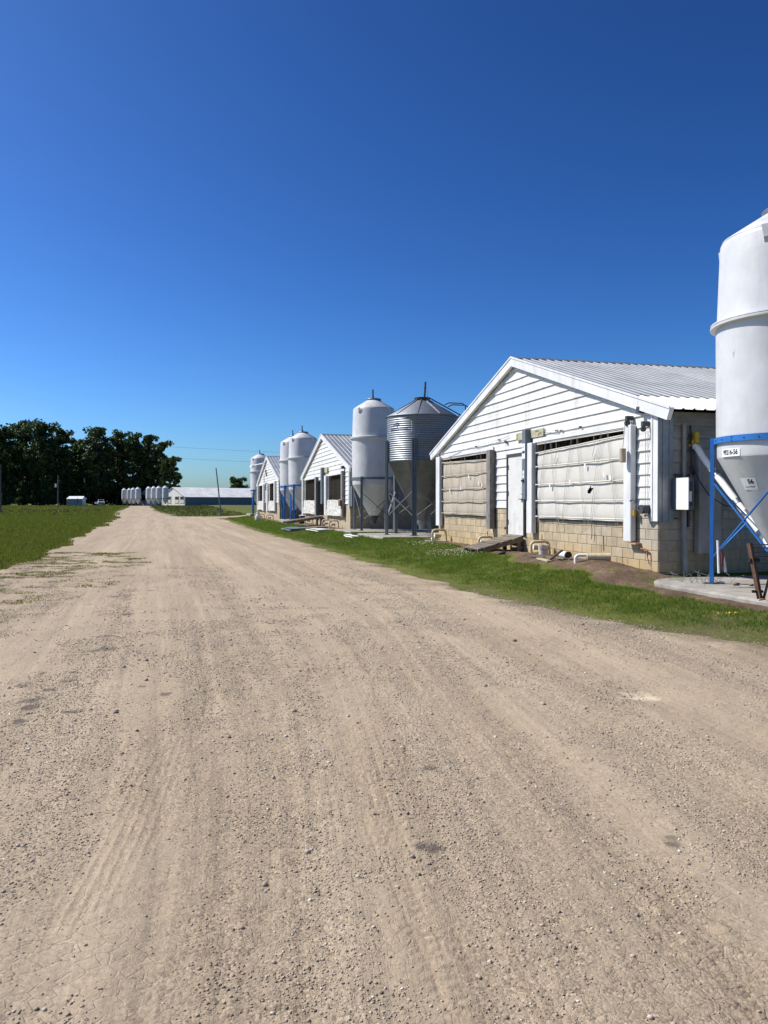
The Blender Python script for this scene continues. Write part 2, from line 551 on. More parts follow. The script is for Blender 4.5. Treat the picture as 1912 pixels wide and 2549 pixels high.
# field soil
t = NT('field_soil'); co = t.pos()
f1 = t.noise(co, .12, 5, .6); f2 = t.noise(co, 1.2, 8, .7); f3 = t.noise(co, .35, 6, .6)
g = t.ramp(f2, [(.3, (.07, .09, .012)), (.55, (.12, .14, .022)), (.75, (.16, .17, .036))])
br = t.ramp(f2, [(.3, (.075, .068, .033)), (.7, (.135, .120, .062))])
g = t.mix(t.ramp(f1, [(.42, 0.), (.62, .7)]), g, br)
g = t.mix(t.ramp(f3, [(.55, 0.), (.75, .55)]), g, (.12, .10, .06))
t.bump(f2, .25, .8)
M['field'] = t.fin(g, .95, 0, .1)
t = NT('bare_soil'); co = t.pos()
c = t.ramp(t.noise(co, 2.2, 9, .7), [(.3, (.085, .055, .035)), (.5, (.155, .105, .065)), (.72, (.26, .185, .115))])
t.bump(t.noise(co, 9, 8, .72), .09, 1.)
M['soil'] = t.fin(c, .95, 0, .2)
t = NT('pale_sand'); co = t.pos()
M['sand'] = t.fin(t.ramp(t.noise(co, 8, 6), [(.3, (.46, .38, .27)), (.7, (.60, .51, .37))]), .95, 0, .1)


def leafmat(name, a, b, trans=.35, dry=None):
    t = NT(name)
    isl = t.n('NewGeometry').outputs['Random Per Island']
    co = t.pos(); f = t.noise(co, .9, 4, .6)
    fac = t.math('ADD', t.math('MULTIPLY', isl, .55), t.math('MULTIPLY', f, .45))
    c = t.ramp(fac, [(.2, a), (.8, b)])
    if dry:
        dm = t.ramp(t.math('ADD', t.math('MULTIPLY', isl, .35), t.math('MULTIPLY', t.noise(co, .9, 6, .65), .75)), [(.55, 0.), (.70, 1.)])
        c = t.mix(t.math('MULTIPLY', dm, .75), c, dry)
    t.fin(c, .6, 0, .25)
    tr = t.n('BsdfTranslucent'); t.l(t.mix(1., c, (1.0, 1.15, .5), 'MULTIPLY'), tr.inputs[0])
    mx = t.n('MixShader'); mx.inputs[0].default_value = trans
    t.l(t.b.outputs[0], mx.inputs[1]); t.l(tr.outputs[0], mx.inputs[2]); t.l(mx.outputs[0], t.out.inputs[0])
    return t.m
M['grass'] = leafmat('grass_blades', (.075, .138, .014), (.185, .275, .038), .42, dry=(.24, .19, .08))
M['grass_far'] = leafmat('grass_far', (.105, .132, .013), (.225, .24, .036), .35, dry=(.15, .125, .065))
M['weed'] = leafmat('weeds', (.065, .082, .016), (.15, .155, .04), .3, dry=(.13, .105, .055))
M['leaf'] = leafmat('tree_leaves', (.026, .048, .015), (.078, .115, .034), .2)
M['leaf2'] = leafmat('tree_leaves_pale', (.028, .050, .015), (.078, .11, .036), .18)
M['bark'] = mk('bark', (.07, .058, .046), .95, var=.4, vs=3)
M['clover'] = NT('clover_white').fin((.62, .62, .50), .8)
M['dandelion'] = NT('dandelion').fin((.75, .55, .02), .8)

# ------------------------------------------------------------------ terrain
def grid_ground():
    ys = np.concatenate([np.linspace(-12, 8, 21)[:-1], np.linspace(8, 40, 97)[:-1], np.geomspace(40, 420, 90), np.geomspace(480, 5000, 14)])
    cs = np.concatenate([-np.geomspace(60, 1.3, 26), np.linspace(-1.2, 1.2, 150), np.geomspace(1.3, 60, 26)])
    Y, C = np.meshgrid(ys, cs, indexing='ij')
    X = C * (np.abs(Y) * .75 + 7)
    inside = np.minimum(smooth((X - LX(Y)) / .4 - .2), smooth((RX(Y) - X) / .4 - .2)) * (Y < 262)
    Z = ground(X, Y) - .05 * inside + (1 - inside) * (.03 * (fbm(X * 1.3, Y * 1.3, 3) - .5) * smooth((Y - 4) / 6) + .35 * (fbm(X * .06, Y * .06, 9) - .5) * smooth((Y - 90) / 60) * (Y < 430))
    Z = Z - .0 * Y
    n, m = X.shape
    V = np.stack([X, Y, Z], -1).reshape(-1, 3)
    i = np.arange(n * m).reshape(n, m)
    Fa = np.stack([i[:-1, :-1], i[:-1, 1:], i[1:, 1:], i[1:, :-1]], -1).reshape(-1, 4)
    return np_mesh('ground', V, Fa)
g = obj('ground', grid_ground(), M['field'], smooth_=True)
tag(g, kind='structure')


def path_dist(x, y, pts):
    """signed lateral offset from a path given as (y, x) control points"""
    py = np.array([p[0] for p in pts]); px = np.array([p[1] for p in pts])
    return x - np.interp(y, py, px)


def across(x, y):
    return x + .29 * y + .14 * np.maximum(0, 14 - y) * smooth((x + 1) / 2)


def road_relief(X, Y):
    near = np.clip(1 - (Y - 9) / 8, 0, 1)
    h = .018 * (fbm(X * 1.1, Y * .5, 21, 3) - .5)
    a = ROADROT
    lat = X * math.cos(a) - Y * math.sin(a)       # across the road
    lat = X * .9527 + Y * .3040
    lon = -X * .3040 + Y * .9527
    h = h + .03 * (fbm(lat * 1.3, lon * .10, 31, 3) - .5) + .016 * (fbm(across(X, Y) * 5, Y * .13, 33, 3) - .5)
    h = h + .012 * (fbm(X * 9, Y * 9, 41, 4) - .5) * near
    # wheel tracks with a block tread
    tr = [([(1.5, .62), (2.38, .365), (3.7, .085), (5.0, -.07), (6.6, -.30), (9, -.9), (14, -2.2)], .21, 1),
          ([(1.5, -.95), (2.4, -1.05), (3.6, -1.20), (5, -1.42), (8, -2.1), (14, -3.6)], .16, 2),
          ([(1.5, -.62), (2.4, -.72), (4, -.98), (6, -1.35), (10, -2.4), (14, -3.5)], .05, 3),
          ([(1.5, 1.25), (3, 1.0), (5, .62), (8, -.1), (14, -1.7)], .10, 2),
          ([(1.5, 2.2), (4, 1.9), (7, 1.3), (10, .5), (14, -.6)], .12, 2)]
    for pts, w, kind in tr:
        d = path_dist(X, Y, pts)
        m = smooth((w * 1.15 - np.abs(d)) / (w * .3)) * near
        brk = smooth((fbm(X * 1.7, Y * 1.0, 55 + kind, 3) - .34) / .3)
        if kind == 1:
            zig = np.abs(((d / .075) % 1) - .5) * .035
            ph = ((Y + zig) / .052) % 1
            lug = np.where(ph < .42, 1., 0.) * 1.0
            seam = np.where((np.abs(((d + .03) / .075) % 1 - .5) > .44), 1., 0.)
            h = h + m * brk * (.0058 * lug - .0035 - .003 * seam)
        elif kind == 2:
            gr_ = np.where(((d / .048) % 1) < .35, 1., 0.)
            h = h + m * brk * (.0026 * gr_ - .002)
        else:
            h = h + m * brk * (-.010)
    # washboard ridges across the way
    for pts, w, per in (([(1.5, -.18), (2.6, -.20), (3.7, -.26), (6, -.55), (9, -1.2), (14, -2.5)], .24, .16), ([(3, 1.15), (5, 1.05), (8, .5), (12, -.4)], .2, .13)):
        d = path_dist(X, Y, pts)
        m = smooth((w - np.abs(d)) / .12) * near
        wob = fbm(X * 2.0, Y * 3.1, 77, 3)
        ph = ((Y + d * .25 + wob * .22) / per) % 1
        h = h + m * .016 * np.where(ph < .3, ph / .3, np.exp(-(ph - .3) * 9)) * smooth((fbm(X * 1.2, Y * 1.4, 91, 2) - .35) / .2)
    return h


LANES = ((-1.56, .42), (-.2, .30), (1.65, .45), (3.8, .20), (5.3, .40))


def across(x, y):
    return x + .29 * y + .14 * np.maximum(0, 14 - y) * smooth((x + 1) / 2)


def lane_mask(x, y):
    w = across(x, y) + .45 * (fbm(x * .5, y * .22, 171, 3) - .5)
    m = 0
    for c, k in LANES: m = m + np.exp(-((w - c) / k) ** 2)
    m = m * smooth((fbm(x * .8, y * .35, 173, 3) - .25) / .25)
    return np.clip(m, 0, 1)


DAMP = [(305, 1484, .17), (370, 1471, .10), (351, 1491, .09), (314, 1530, .09), (262, 1583, .09), (303, 1588, .05), (235, 1620, .08), (272, 1615, .12), (102, 1677, .05), (75, 1699, .07), (52, 1708, .07),
        (177, 1693, .10), (120, 1720, .09), (80, 1746, .12), (66, 1762, .11), (170, 1777, .07), (40, 1797, .07), (351, 1712, .05), (413, 1730, .06), (1074, 1917, .055), (1072, 2117, .06), (1675, 2109, .09), (640, 1500, .05), (700, 1448, .08), (560, 1420, .08)]


def damp_mask(x, y):
    m = np.zeros_like(x)
    n = fbm(x * 9, y * 9, 181, 4) - .5
    for u, v, r_ in DAMP:
        yy = FPX * EYE / (v - 1252); xx = (u - 956) * yy / FPX
        d = np.hypot((x - xx) / (r_ * .95), (y - yy) / (r_ * .80))
        m = np.maximum(m, smooth((.98 - d + n * 2.4) / .45))
    return m


def sand_mask(x, y):
    n = fbm(x * 11, y * 11, 183, 4) - .5
    d = np.hypot((x - 2.06 + .35 * (y - 6.25)) / .19, (y - 6.25) / .16)
    return smooth((1.0 - d + n * 1.7) / .5)


def road_mesh():
    ys = [1.2]
    while ys[-1] < 262:
        y = ys[-1]
        k = 1.0042 if y < 6 else (1.0085 if y < 14 else (1.016 if y < 60 else 1.03))
        if 74 < y < 90: k = 1.006
        ys.append(y * k)
    ys = np.array(ys)
    n = 540
    uu = np.linspace(0, 1, n)
    rows = []
    for y in ys:
        w0, w1 = -(.52 * y + .25), (.52 * y + .25)
        l = LX(y) + .5 * (float(fbm(y * .9, 3.3, 61, 4)) - .5) * (1 + y * .02); r = RX(y) + .75 * (float(fbm(y * 1.6, 7.7, 62, 5)) - .5) * (1 + y * .01)
        a, b = max(l, w0), min(r, w1)
        x = a + (b - a) * uu
        e0 = np.linspace(l, a, 9)[:-1] if a > l + .01 else np.linspace(a - .002, a, 9)[:-1]
        e1 = np.linspace(b, r, 9)[1:] if r > b + .01 else np.linspace(b, b + .002, 9)[1:]
        rows.append(np.concatenate([e0, x, e1]))
    X = np.array(rows); Y = np.repeat(ys[:, None], X.shape[1], 1)
    edge = np.minimum(np.arange(X.shape[1]), X.shape[1] - 1 - np.arange(X.shape[1]))
    Z = ground(X, Y) + .006 + road_relief(X, Y)
    dl = np.minimum(X - X[:, :1], X[:, -1:] - X)
    Z = Z - .05 * np.exp(-dl / .10)
    # the shallow pothole with pale sand
    Z = Z - .035 * np.exp(-((X - 2.08) / .26) ** 2 - ((Y - 6.25) / .22) ** 2)
    nn, m = X.shape
    V = np.stack([X, Y, Z], -1).reshape(-1, 3)
    i = np.arange(nn * m).reshape(nn, m)
    Fa = np.stack([i[:-1, :-1], i[:-1, 1:], i[1:, 1:], i[1:, :-1]], -1).reshape(-1, 4)
    me = np_mesh('gravel_road', V, Fa)
    dr_ = X[:, -1:] - X
    vg = np.clip(np.exp(-dr_ / .42) * 1.6 * smooth((fbm(X * 2.2, Y * 2.2, 191, 4) - .32) / .2), 0, 1) + .5 * np.exp(-(X - X[:, :1]) / .9) * smooth((fbm(X * 1.6, Y * 2.2, 145, 4) - .42) / .1)
    for nm, val in (('verge', np.clip(vg, 0, 1)), ('lane', lane_mask(X, Y)), ('damp', damp_mask(X, Y)), ('sand', sand_mask(X, Y))):
        at_ = me.attributes.new(nm, 'FLOAT', 'POINT'); at_.data.foreach_set('value', np.ascontiguousarray(val, dtype=np.float32).ravel())
    fl = np.stack([across(X, Y), Y, np.zeros_like(X)], -1).astype(np.float32)
    at_ = me.attributes.new('flow', 'FLOAT_VECTOR', 'POINT'); at_.data.foreach_set('vector', np.ascontiguousarray(fl).ravel())
    return me
rd = obj('gravel_road', road_mesh(), M['road'], smooth_=True)
tag(rd, kind='structure')


def sheet(name, m, xs_fn, s0, s1, ns, nt, lift=.012, kind='structure', X0=8.9, seed=0, amp=.04):
    """a sheet on the ground beside a barn front: rows along s, from p0(s) to p1(s)"""
    V = []
    for i in range(ns):
        s = s0 + (s1 - s0) * i / (ns - 1)
        p0, p1 = xs_fn(s)
        for j in range(nt):
            p = p0 + (p1 - p0) * j / (nt - 1)
            q = F(s, p, X0)
            e = min(1, (nt - 1 - j) / (nt * .25)) * min(1, i / 3, (ns - 1 - i) / 3)
            z = gz(q.x, q.y) + lift * e - .02 * (1 - e) + amp * (float(fbm(q.x * 3.5, q.y * 3.5, 5 + seed)) - .4) * e
            V.append((q.x, q.y, z))
    i = np.arange(ns * nt).reshape(ns, nt)
    Fa = np.stack([i[:-1, :-1], i[:-1, 1:], i[1:, 1:], i[1:, :-1]], -1).reshape(-1, 4)
    o = obj(name, np_mesh(name, np.array(V), Fa), m, smooth_=True)
    return tag(o, kind=kind)


def soil_edge(s):
    n = float(fbm(s * 1.1, 2.2, 71, 4)) - .5
    if s < 18.5: w = 1.55 - .10 * abs(s - 16.4)
    elif s < 22.6: w = 1.25
    else: w = .55
    return -.05, max(.2, w + .9 * n)
sheet('bare_soil', M['soil'], soil_edge, 14.0, 27.6, 330, 34, seed=1, amp=.085)
sheet('bare_soil', M['soil'], lambda s: (-.05, .9 + .8 * (float(fbm(s, 5.5, 73, 3)) - .5)), 38.2, 53.2, 70, 10, X0=8.2, seed=2)
sheet('bare_soil', M['soil'], lambda s: (-.05, .9 + .8 * (float(fbm(s, 8.5, 74, 3)) - .5)), 58.5, 74.4, 60, 8, X0=7.29, seed=3)
# brown trampled strip beside the near slab
sheet('bare_soil', M['soil'], lambda s: (.78, 1.15 + .9 * (float(fbm(s * 1.2, 9.5, 75, 4)) - .35)), 8.0, 14.2, 70, 10, seed=4, amp=.03)

# ------------------------------------------------------------------ gravel stones
def icosa():
    p = (1 + 5 ** .5) / 2
    v = np.array([(-1, p, 0), (1, p, 0), (-1, -p, 0), (1, -p, 0), (0, -1, p), (0, 1, p), (0, -1, -p), (0, 1, -p), (p, 0, -1), (p, 0, 1), (-p, 0, -1), (-p, 0, 1)], float)
    v /= np.linalg.norm(v[0])
    f = np.array([(0, 11, 5), (0, 5, 1), (0, 1, 7), (0, 7, 10), (0, 10, 11), (1, 5, 9), (5, 11, 4), (11, 10, 2), (10, 7, 6), (7, 1, 8), (3, 9, 4), (3, 4, 2), (3, 2, 6), (3, 6, 8), (3, 8, 9), (4, 9, 5), (2, 4, 11), (6, 2, 10), (8, 6, 7), (9, 8, 1)])
    return v, f
def octa():
    v = np.array([(1, 0, 0), (0, 1, 0), (-1, 0, 0), (0, -1, 0), (0, 0, 1), (0, 0, -1)], float)
    f = np.array([(0, 1, 4), (1, 2, 4), (2, 3, 4), (3, 0, 4), (1, 0, 5), (2, 1, 5), (3, 2, 5), (0, 3, 5)])
    return v, f


def stones(n, base, smin, smax, ymin, ymax, power, seed, thr):
    bv, bf = base
    r = np.random.default_rng(seed)
    k = n * 7
    y = (r.random(k) * (ymax ** power - ymin ** power) + ymin ** power) ** (1 / power)
    x = (r.random(k) * 2 - 1) * (.54 * y + .3)
    lat = x * .9527 + y * .3040; lon = -x * .3040 + y * .9527
    d = .62 * fbm(across(x, y) * 1.6, y * .25, 101, 4) + .50 * fbm(x * 2.2, y * 2.2, 103, 4) - .12 * lane_mask(x, y)
    ok = (x < RX(y) - .05) & (x > LX(y)) & (r.random(k) < (smooth((d - thr) / .22) + .05) * np.clip((ymax - y) / (ymax * .6), 0, 1))
    x, y = x[ok][:n], y[ok][:n]
    n = len(x)
    sz = smin * (smax / smin) ** (r.random(n) ** 2.2)
    sz = sz * (.75 + .05 * np.minimum(y, 20))
    z = ground(x, y) + .006 + road_relief(x, y) + sz * .18
    sc = sz[:, None] * (.7 + .6 * r.random((n, 3))) * np.array([1, 1, .72])
    a = r.random(n) * 6.283; ca, sa = np.cos(a), np.sin(a)
    jit = 1 + .35 * (r.random((n, len(bv), 1)) - .5)
    P = bv[None] * jit * sc[:, None, :]
    tilt = (r.random((n, 1)) - .5) * .9
    P[:, :, 2] += P[:, :, 0] * tilt * .5
    Q = np.empty_like(P)
    Q[:, :, 0] = P[:, :, 0] * ca[:, None] - P[:, :, 1] * sa[:, None] + x[:, None]
    Q[:, :, 1] = P[:, :, 0] * sa[:, None] + P[:, :, 1] * ca[:, None] + y[:, None]
    Q[:, :, 2] = P[:, :, 2] + z[:, None]
    Fa = bf[None] + (np.arange(n) * len(bv))[:, None, None]
    return Q.reshape(-1, 3), Fa.reshape(-1, 3)
A = [stones(90000, octa(), .0028, .0082, 1.9, 24, 1.15, 11, .50), stones(6000, icosa(), .005, .0115, 1.9, 22, 1.5, 12, .42), stones(110, icosa(), .013, .022, 2.2, 16, 1.9, 13, .30)]
V = np.concatenate([a[0] for a in A]); off = np.cumsum([0] + [len(a[0]) for a in A])
Fa = np.concatenate([a[1] + off[i] for i, a in enumerate(A)])
o = obj('gravel', np_mesh('gravel', V, Fa), M['stones'])
tag(o, 'loose tan gravel and pebbles lying on the farm road', 'gravel', kind='stuff')

# ------------------------------------------------------------------ barns
def intervals(a, b, holes):
    out = []; cur = a
    for h0, h1 in sorted(holes):
        if h1 <= cur or h0 >= b: continue
        if h0 > cur + .01: out.append((cur, h0))
        cur = max(cur, h1)
    if cur < b - .01: out.append((cur, b))
    return out


PANEL = {}
def roof_panel_mesh(L, wid=.914, ribs=4):
    key = (round(L, 3), wid)
    if key in PANEL: return PANEL[key]
    prof = []
    pitch = wid / ribs
    for k in range(ribs):
        y = k * pitch
        prof += [(y, .024), (y + .022, .024), (y + .045, .002), (y + pitch / 2, .0), (y + pitch - .024, .002)]
    prof.append((wid + .004, .0265))
    vs = []; fs = []
    for x in (0, L):
        vs += [(x, y, z) for y, z in prof]
    m = len(prof)
    for i in range(m - 1): fs.append((i, m + i, m + i + 1, i + 1))
    me = bpy.data.meshes.new('roof_panel'); me.from_pydata(vs, [], fs); me.update()
    PANEL[key] = me
    return me


BLK = {}
def block_mesh(w, h):
    key = (round(w, 3), round(h, 3))
    if key not in BLK:
        b = MB(); d = .006
        x0, x1, z0, z1 = -w / 2 + .005, w / 2 - .005, .005, h - .005
        vs = [(x0, 0, z0), (x1, 0, z0), (x1, 0, z1), (x0, 0, z1), (x0, -.007, z0), (x1, -.007, z0), (x1, -.007, z1), (x0, -.007, z1),
              (x0 + d, -.011, z0 + d), (x1 - d, -.011, z0 + d), (x1 - d, -.011, z1 - d), (x0 + d, -.011, z1 - d)]
        fs = [(0, 1, 5, 4), (1, 2, 6, 5), (2, 3, 7, 6), (3, 0, 4, 7), (4, 5, 9, 8), (5, 6, 10, 9), (6, 7, 11, 10), (7, 4, 8, 11), (8, 9, 10, 11)]
        b.add(vs, fs)
        BLK[key] = b.mesh('block'); BLK[key].materials.append(M['block'])
    return BLK[key]


def board_prof(e):
    # (z, outward) of one lap board, thick lip at the bottom, two shallow ribs
    return [(0, .012), (0, .040), (.012, .041), (e * .33, .033), (e * .345, .029), (e * .66, .025), (e * .675, .021), (e + .012, .013)]


def siding_board(x0a, x0b, x1a, x1b, z, e, parent, M_, name='siding_board', side=None):
    """x0a..x1a at the bottom, x0b..x1b at the top"""
    pr = board_prof(e)
    vs = []
    jz, jo = random.uniform(-.004, .004), random.uniform(-.003, .007)
    for k, (dz, o) in enumerate(pr):
        o = o + (jo if 0 < k < 3 else 0); dz = dz + (jz if k < 3 else 0)
        t = min(1, dz / e)
        vs.append((x0a + (x0b - x0a) * t, -o, z + dz)); vs.append((x1a + (x1b - x1a) * t, -o, z + dz))
    fs = [(2 * i, 2 * i + 1, 2 * i + 3, 2 * i + 2) for i in range(len(pr) - 1)]
    fs.append(tuple(2 * i for i in range(len(pr))))
    fs.append(tuple(2 * i + 1 for i in range(len(pr) - 1, -1, -1)))
    if side is not None:
        vs = [(side - y, x, zz) for x, y, zz in vs]
        fs = [tuple(reversed(f)) for f in fs]
    me = bpy.data.meshes.new(name); me.from_pydata(vs, [], fs); me.update()
    return obj(name, me, M_, parent)


def curtain(parent, x0, x1, z0, z1, mat_, seed, hole=None, rods=(), sag=(0, 0)):
    nx, nz = 90, 46
    xs = np.linspace(x0, x1, nx); zs = np.linspace(z0, z1, nz)
    X, Z = np.meshgrid(xs, zs, indexing='ij')
    Y = -.06 - .022 * (fbm(X * 1.4 + Z * .9, Z * .9, seed, 4) - .5) - .006 * (fbm(X * 5 + Z * 2, Z * 2.5, seed + 3, 3) - .5)
    rs_ = sorted(rods)
    for a_, b_ in zip(rs_[:-1], rs_[1:]):
        t_ = np.clip((Z - a_) / (b_ - a_), 0, 1)
        Y = Y - .014 * np.sin(math.pi * t_ ** .8) * (.5 + fbm(X * 1.2, Z * 0 + a_ * 3, seed + 9, 3)) * ((Z >= a_) & (Z < b_))
    Y = Y - .010 * np.abs(fbm(X * 1.6 + Z * 1.1, Z * 1.0 - X * .4, seed + 11, 3) - .5) * 4 + .01
    for r in rods:
        Y = Y + .012 * np.exp(-((Z - r) / .03) ** 2)
    tx = (X - x0) / (x1 - x0); tz = np.clip((Z - z0) / (z1 - z0) - .72, 0, 1) / .28
    Z = Z - tz * (sag[0] * (1 - tx) + sag[1] * tx)
    edge = .03 * (fbm(Z * 2.5, Z * 0 + 3, seed + 7, 3) - .5)
    X = X + np.where((X - x0) < .2, edge, 0)
    i = np.arange(nx * nz).reshape(nx, nz)
    Fa = np.stack([i[:-1, :-1], i[1:, :-1], i[1:, 1:], i[:-1, 1:]], -1).reshape(-1, 4)
    V = np.stack([X, Y, Z], -1).reshape(-1, 3)
    if hole:
        hx, hz, hw, hh = hole
        c = V[Fa].mean(1)
        bad = (np.abs(c[:, 0] - hx) / hw + np.abs(c[:, 2] - hz - (c[:, 0] - hx) * .25) / hh) < 1
        Fa = Fa[~bad]
    c = obj('curtain', np_mesh('curtain', V, Fa), mat_, parent, smooth_=True)
    b = MB()
    for r in list(rods):
        b2 = MB(); pts = [(x0 - .03 + (x1 - x0 + .06) * k / 10, -.10 - .008 * math.sin(k * 1.7 + r), r - (0 if r < z1 - .1 else sag[0] * (1 - k / 10) + sag[1] * k / 10) + .003 * math.sin(k * .9 + seed)) for k in range(11)]
        b2.tube(pts, .017, 8)
        b2.build('curtain_rod', mat_, c, True)
    return c


def barn(label, X0, sc, Wd, base, ridge, slope, openings, door, posts, L=60., blocks=False, eave_white=0., closed=True, bunch=None, ex=0.083, over=.52, door_open=False, siding_bottom=1.16):
    q = F(sc, 0, X0)
    root = thing('barn', label, 'barn', (q.x, q.y, base), ROT, 'long white livestock barns in a row')
    H = Wd / 2
    wt = ridge - .14                      # wall top at the ridge line
    zt = lambda x: wt - slope * abs(x)
    ztop = max(o[3] for o in openings)
    # masonry / framing wall with real openings
    b = MB()
    holes = [(o[0], o[1]) for o in openings] + [(door[0], door[1])]
    for a, c in intervals(-H, H, holes): b.box(a, c, 0, .16, -.3, ztop)
    for o in openings: b.box(o[0], o[1], 0, .16, -.3, o[2])
    b.box(door[0], door[1], 0, .16, -.3, door[2]); b.box(door[0], door[1], 0, .16, door[3], ztop)
    b.prism([(-H, ztop), (H, ztop), (H, zt(H)), (0, wt), (-H, zt(H))], 0, .16)
    b.build('front_wall', M['mortar'], root)
    b = MB(); b.box(H - .16, H, .16, L, -.3, zt(H)); b.box(-H, -H + .16, .16, L, -.3, zt(H)); b.box(-H, H, L, L + .16, -.3, zt(H))
    b.build('side_wall', M['mortar'], root)
    b = MB(); b.box(-H + .16, H - .16, .3, L, -.25, -.1); b.build('floor_slab', M['interior'], root)
    # siding
    e = .227; z = siding_bottom; k = 0
    while z < wt - .05:
        hz = [(o[0] - .02, o[1] + .02) for o in openings if o[2] < z + e * .5 < o[3] + .05]
        if door[2] < z + e * .5 < door[3] + .05: hz.append((door[0] - .06, door[1] + .06))
        ha = min(H, max(0, (wt - z) / slope)); hb = min(H, max(0.0, (wt - z - e) / slope))
        for a, c in intervals(-ha, ha, hz):
            at = a if a > -ha + .001 else -hb
            ct = c if c < ha - .001 else hb
            siding_board(a, at, c, ct, z, e, root, M['siding'])
        z += e; k += 1
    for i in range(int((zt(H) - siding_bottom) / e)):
        siding_board(.05, .05, L, L, siding_bottom + i * e, e, root, M['side_shade_grey'], side=H)
    # block courses
    if blocks:
        for k in range(6):
            z0 = k * .2 - .0; h = .2 if k < 5 else siding_bottom - 1.0
            off = .2 if k % 2 else 0
            x = -H - off
            while x < H - .05:
                a, c = max(x, -H), min(x + .4, H)
                x += .4
                if c - a < .08: continue
                if c > door[0] - .02 and a < door[1] + .02 and z0 + h > door[2] + .02:
                    if a < door[0] - .1: c = door[0] - .02
                    elif c > door[1] + .1: a = door[1] + .02
                    else: continue
                hh = h
                o_ = [o for o in openings if c > o[0] + .05 and a < o[1] - .05]
                if o_:
                    if z0 >= o_[0][2]: continue
                    hh = min(h, o_[0][2] - z0)
                    if hh < .05: continue
                obj('block', block_mesh(c - a, hh), M['block'], root, ((a + c) / 2, 0, z0))
            for j in range(10):
                a = .0 + j * .4 + (.2 if k % 2 else 0)
                obj('block', block_mesh(.4, h), M['block'], root, (H, a + .2, z0), R(90))
    # roof sheets
    ang = math.atan(slope); Ls = (H + over) / math.cos(ang)
    Lw = eave_white
    n = int(L / .914) + 1
    for sgn in (1, -1):
        hold = root
        if sgn == 1:
            mu = roof_panel_mesh(Ls - Lw + (.06 if Lw else 0)); mu2 = roof_panel_mesh(Lw) if Lw else None
            if not mu.materials: mu.materials.append(M['roof'])
            if mu2 and not mu2.materials: mu2.materials.append(M['roof_white'])
            for k in range(n):
                p = obj('roof_panel', mu, None, root, (0, -.10 + k * .914, ridge + .012))
                p.rotation_euler = (0, ang, 0)
                if mu2:
                    p2 = obj('roof_panel', mu2, None, root, ((Ls - Lw) * math.cos(ang), -.10 + k * .914, ridge - (Ls - Lw) * math.sin(ang)))
                    p2.rotation_euler = (0, ang, 0)
                    p2['label'] = 'white roof panel along the eave'
        else:
            b = MB(); b.prism([(0, ridge), (-H - over, ridge - slope * (H + over)), (-H - over, ridge - slope * (H + over) - .02), (0, ridge - .02)], -.1, L)
            b.build('roof_sheet', M['roof'], root)
    b = MB()
    b.prism([(-.16, ridge - .02), (0, ridge + .055), (.16, ridge - .02), (.16, ridge - .005), (0, ridge + .072), (-.16, ridge - .005)][0:3] , -.1, L)
    b.build('ridge_cap', M['cab_blue'], root)
    # rake trim
    for sgn in (1, -1):
        b = MB()
        x1 = sgn * (H + over + .03); zr = ridge + .03
        d0 = .23
        P = [(0, zr), (x1, zr - slope * abs(x1)), (x1 - sgn * .10, zr - slope * abs(x1) - d0 + .02), (0, zr - d0)]
        if sgn < 0: P = P[::-1]
        b.prism(P, -.155, -.065)
        x2 = x1
        P = [(0, zr + .026), (x2, zr - slope * abs(x2) + .026), (x2, zr - slope * abs(x2) - .02), (0, zr - .02)]
        if sgn < 0: P = P[::-1]
        b.prism(P, -.172, -.157)
        b.build('rake_trim', M['white'], root)
        # soffit closing the overhang at the eave
        b = MB(); ze = ridge - slope * (H + over)
        P = [(sgn * (H + .05), zt(H) + .0), (sgn * (H + over - .06), ze - .02), (sgn * (H + over - .06), ze - .12), (sgn * (H + .05), zt(H) - .14)]
        if sgn > 0: P = P[::-1]
        b.prism(P, -.06, -.02)
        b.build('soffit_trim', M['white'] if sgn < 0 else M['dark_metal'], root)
    # corner trims
    for sgn in (1, -1):
        b = MB()
        x0, x1 = (H - .17, H + .055) if sgn > 0 else (-H - .055, -H + .17)
        zb = siding_bottom - .2
        b.box(x0, x1, -.064, -.05, zb, zt(H) - .02)
        b.box(x0 + .05, x0 + .075, -.078, -.064, zb, zt(H) - .02)
        b.build('corner_trim', M['white'], root)
        if sgn > 0:
            b = MB()
            b.box(H + .048, H + .064, -.05, .26, zb, zt(H) - .04)
            b.box(H + .064, H + .075, .03, .05, zb, zt(H) - .04); b.box(H + .064, H + .075, .17, .19, zb, zt(H) - .04)
            b.build('corner_flashing', M['galv'], root)  # galvanised grey stands in for shade on the trim's side face
    # openings: sill, head board, dark netting, curtain
    for i, o in enumerate(openings):
        b = MB(); b.box(o[0] - .05, o[1] + .05, -.03, .18, o[2] - .06, o[2] + .0); b.build('sill', M['wood'], root)
        b = MB(); b.box(o[0] - .15, o[1] + .1, -.075, -.047, o[3] + .005, o[3] + .10); b.build('head_trim', M['white'], root)
        b = MB(); b.box(o[0], o[1], .12, .14, o[2], o[3]); nt_ = b.build('netting', M['mesh_brown'], root)
        x = o[0] + .2
        while x < o[1] - .1:
            b = MB(); b.box(x, x + .035, .085, .115, o[2], o[3]); b.build('slat', M['slat'], root); x += .34
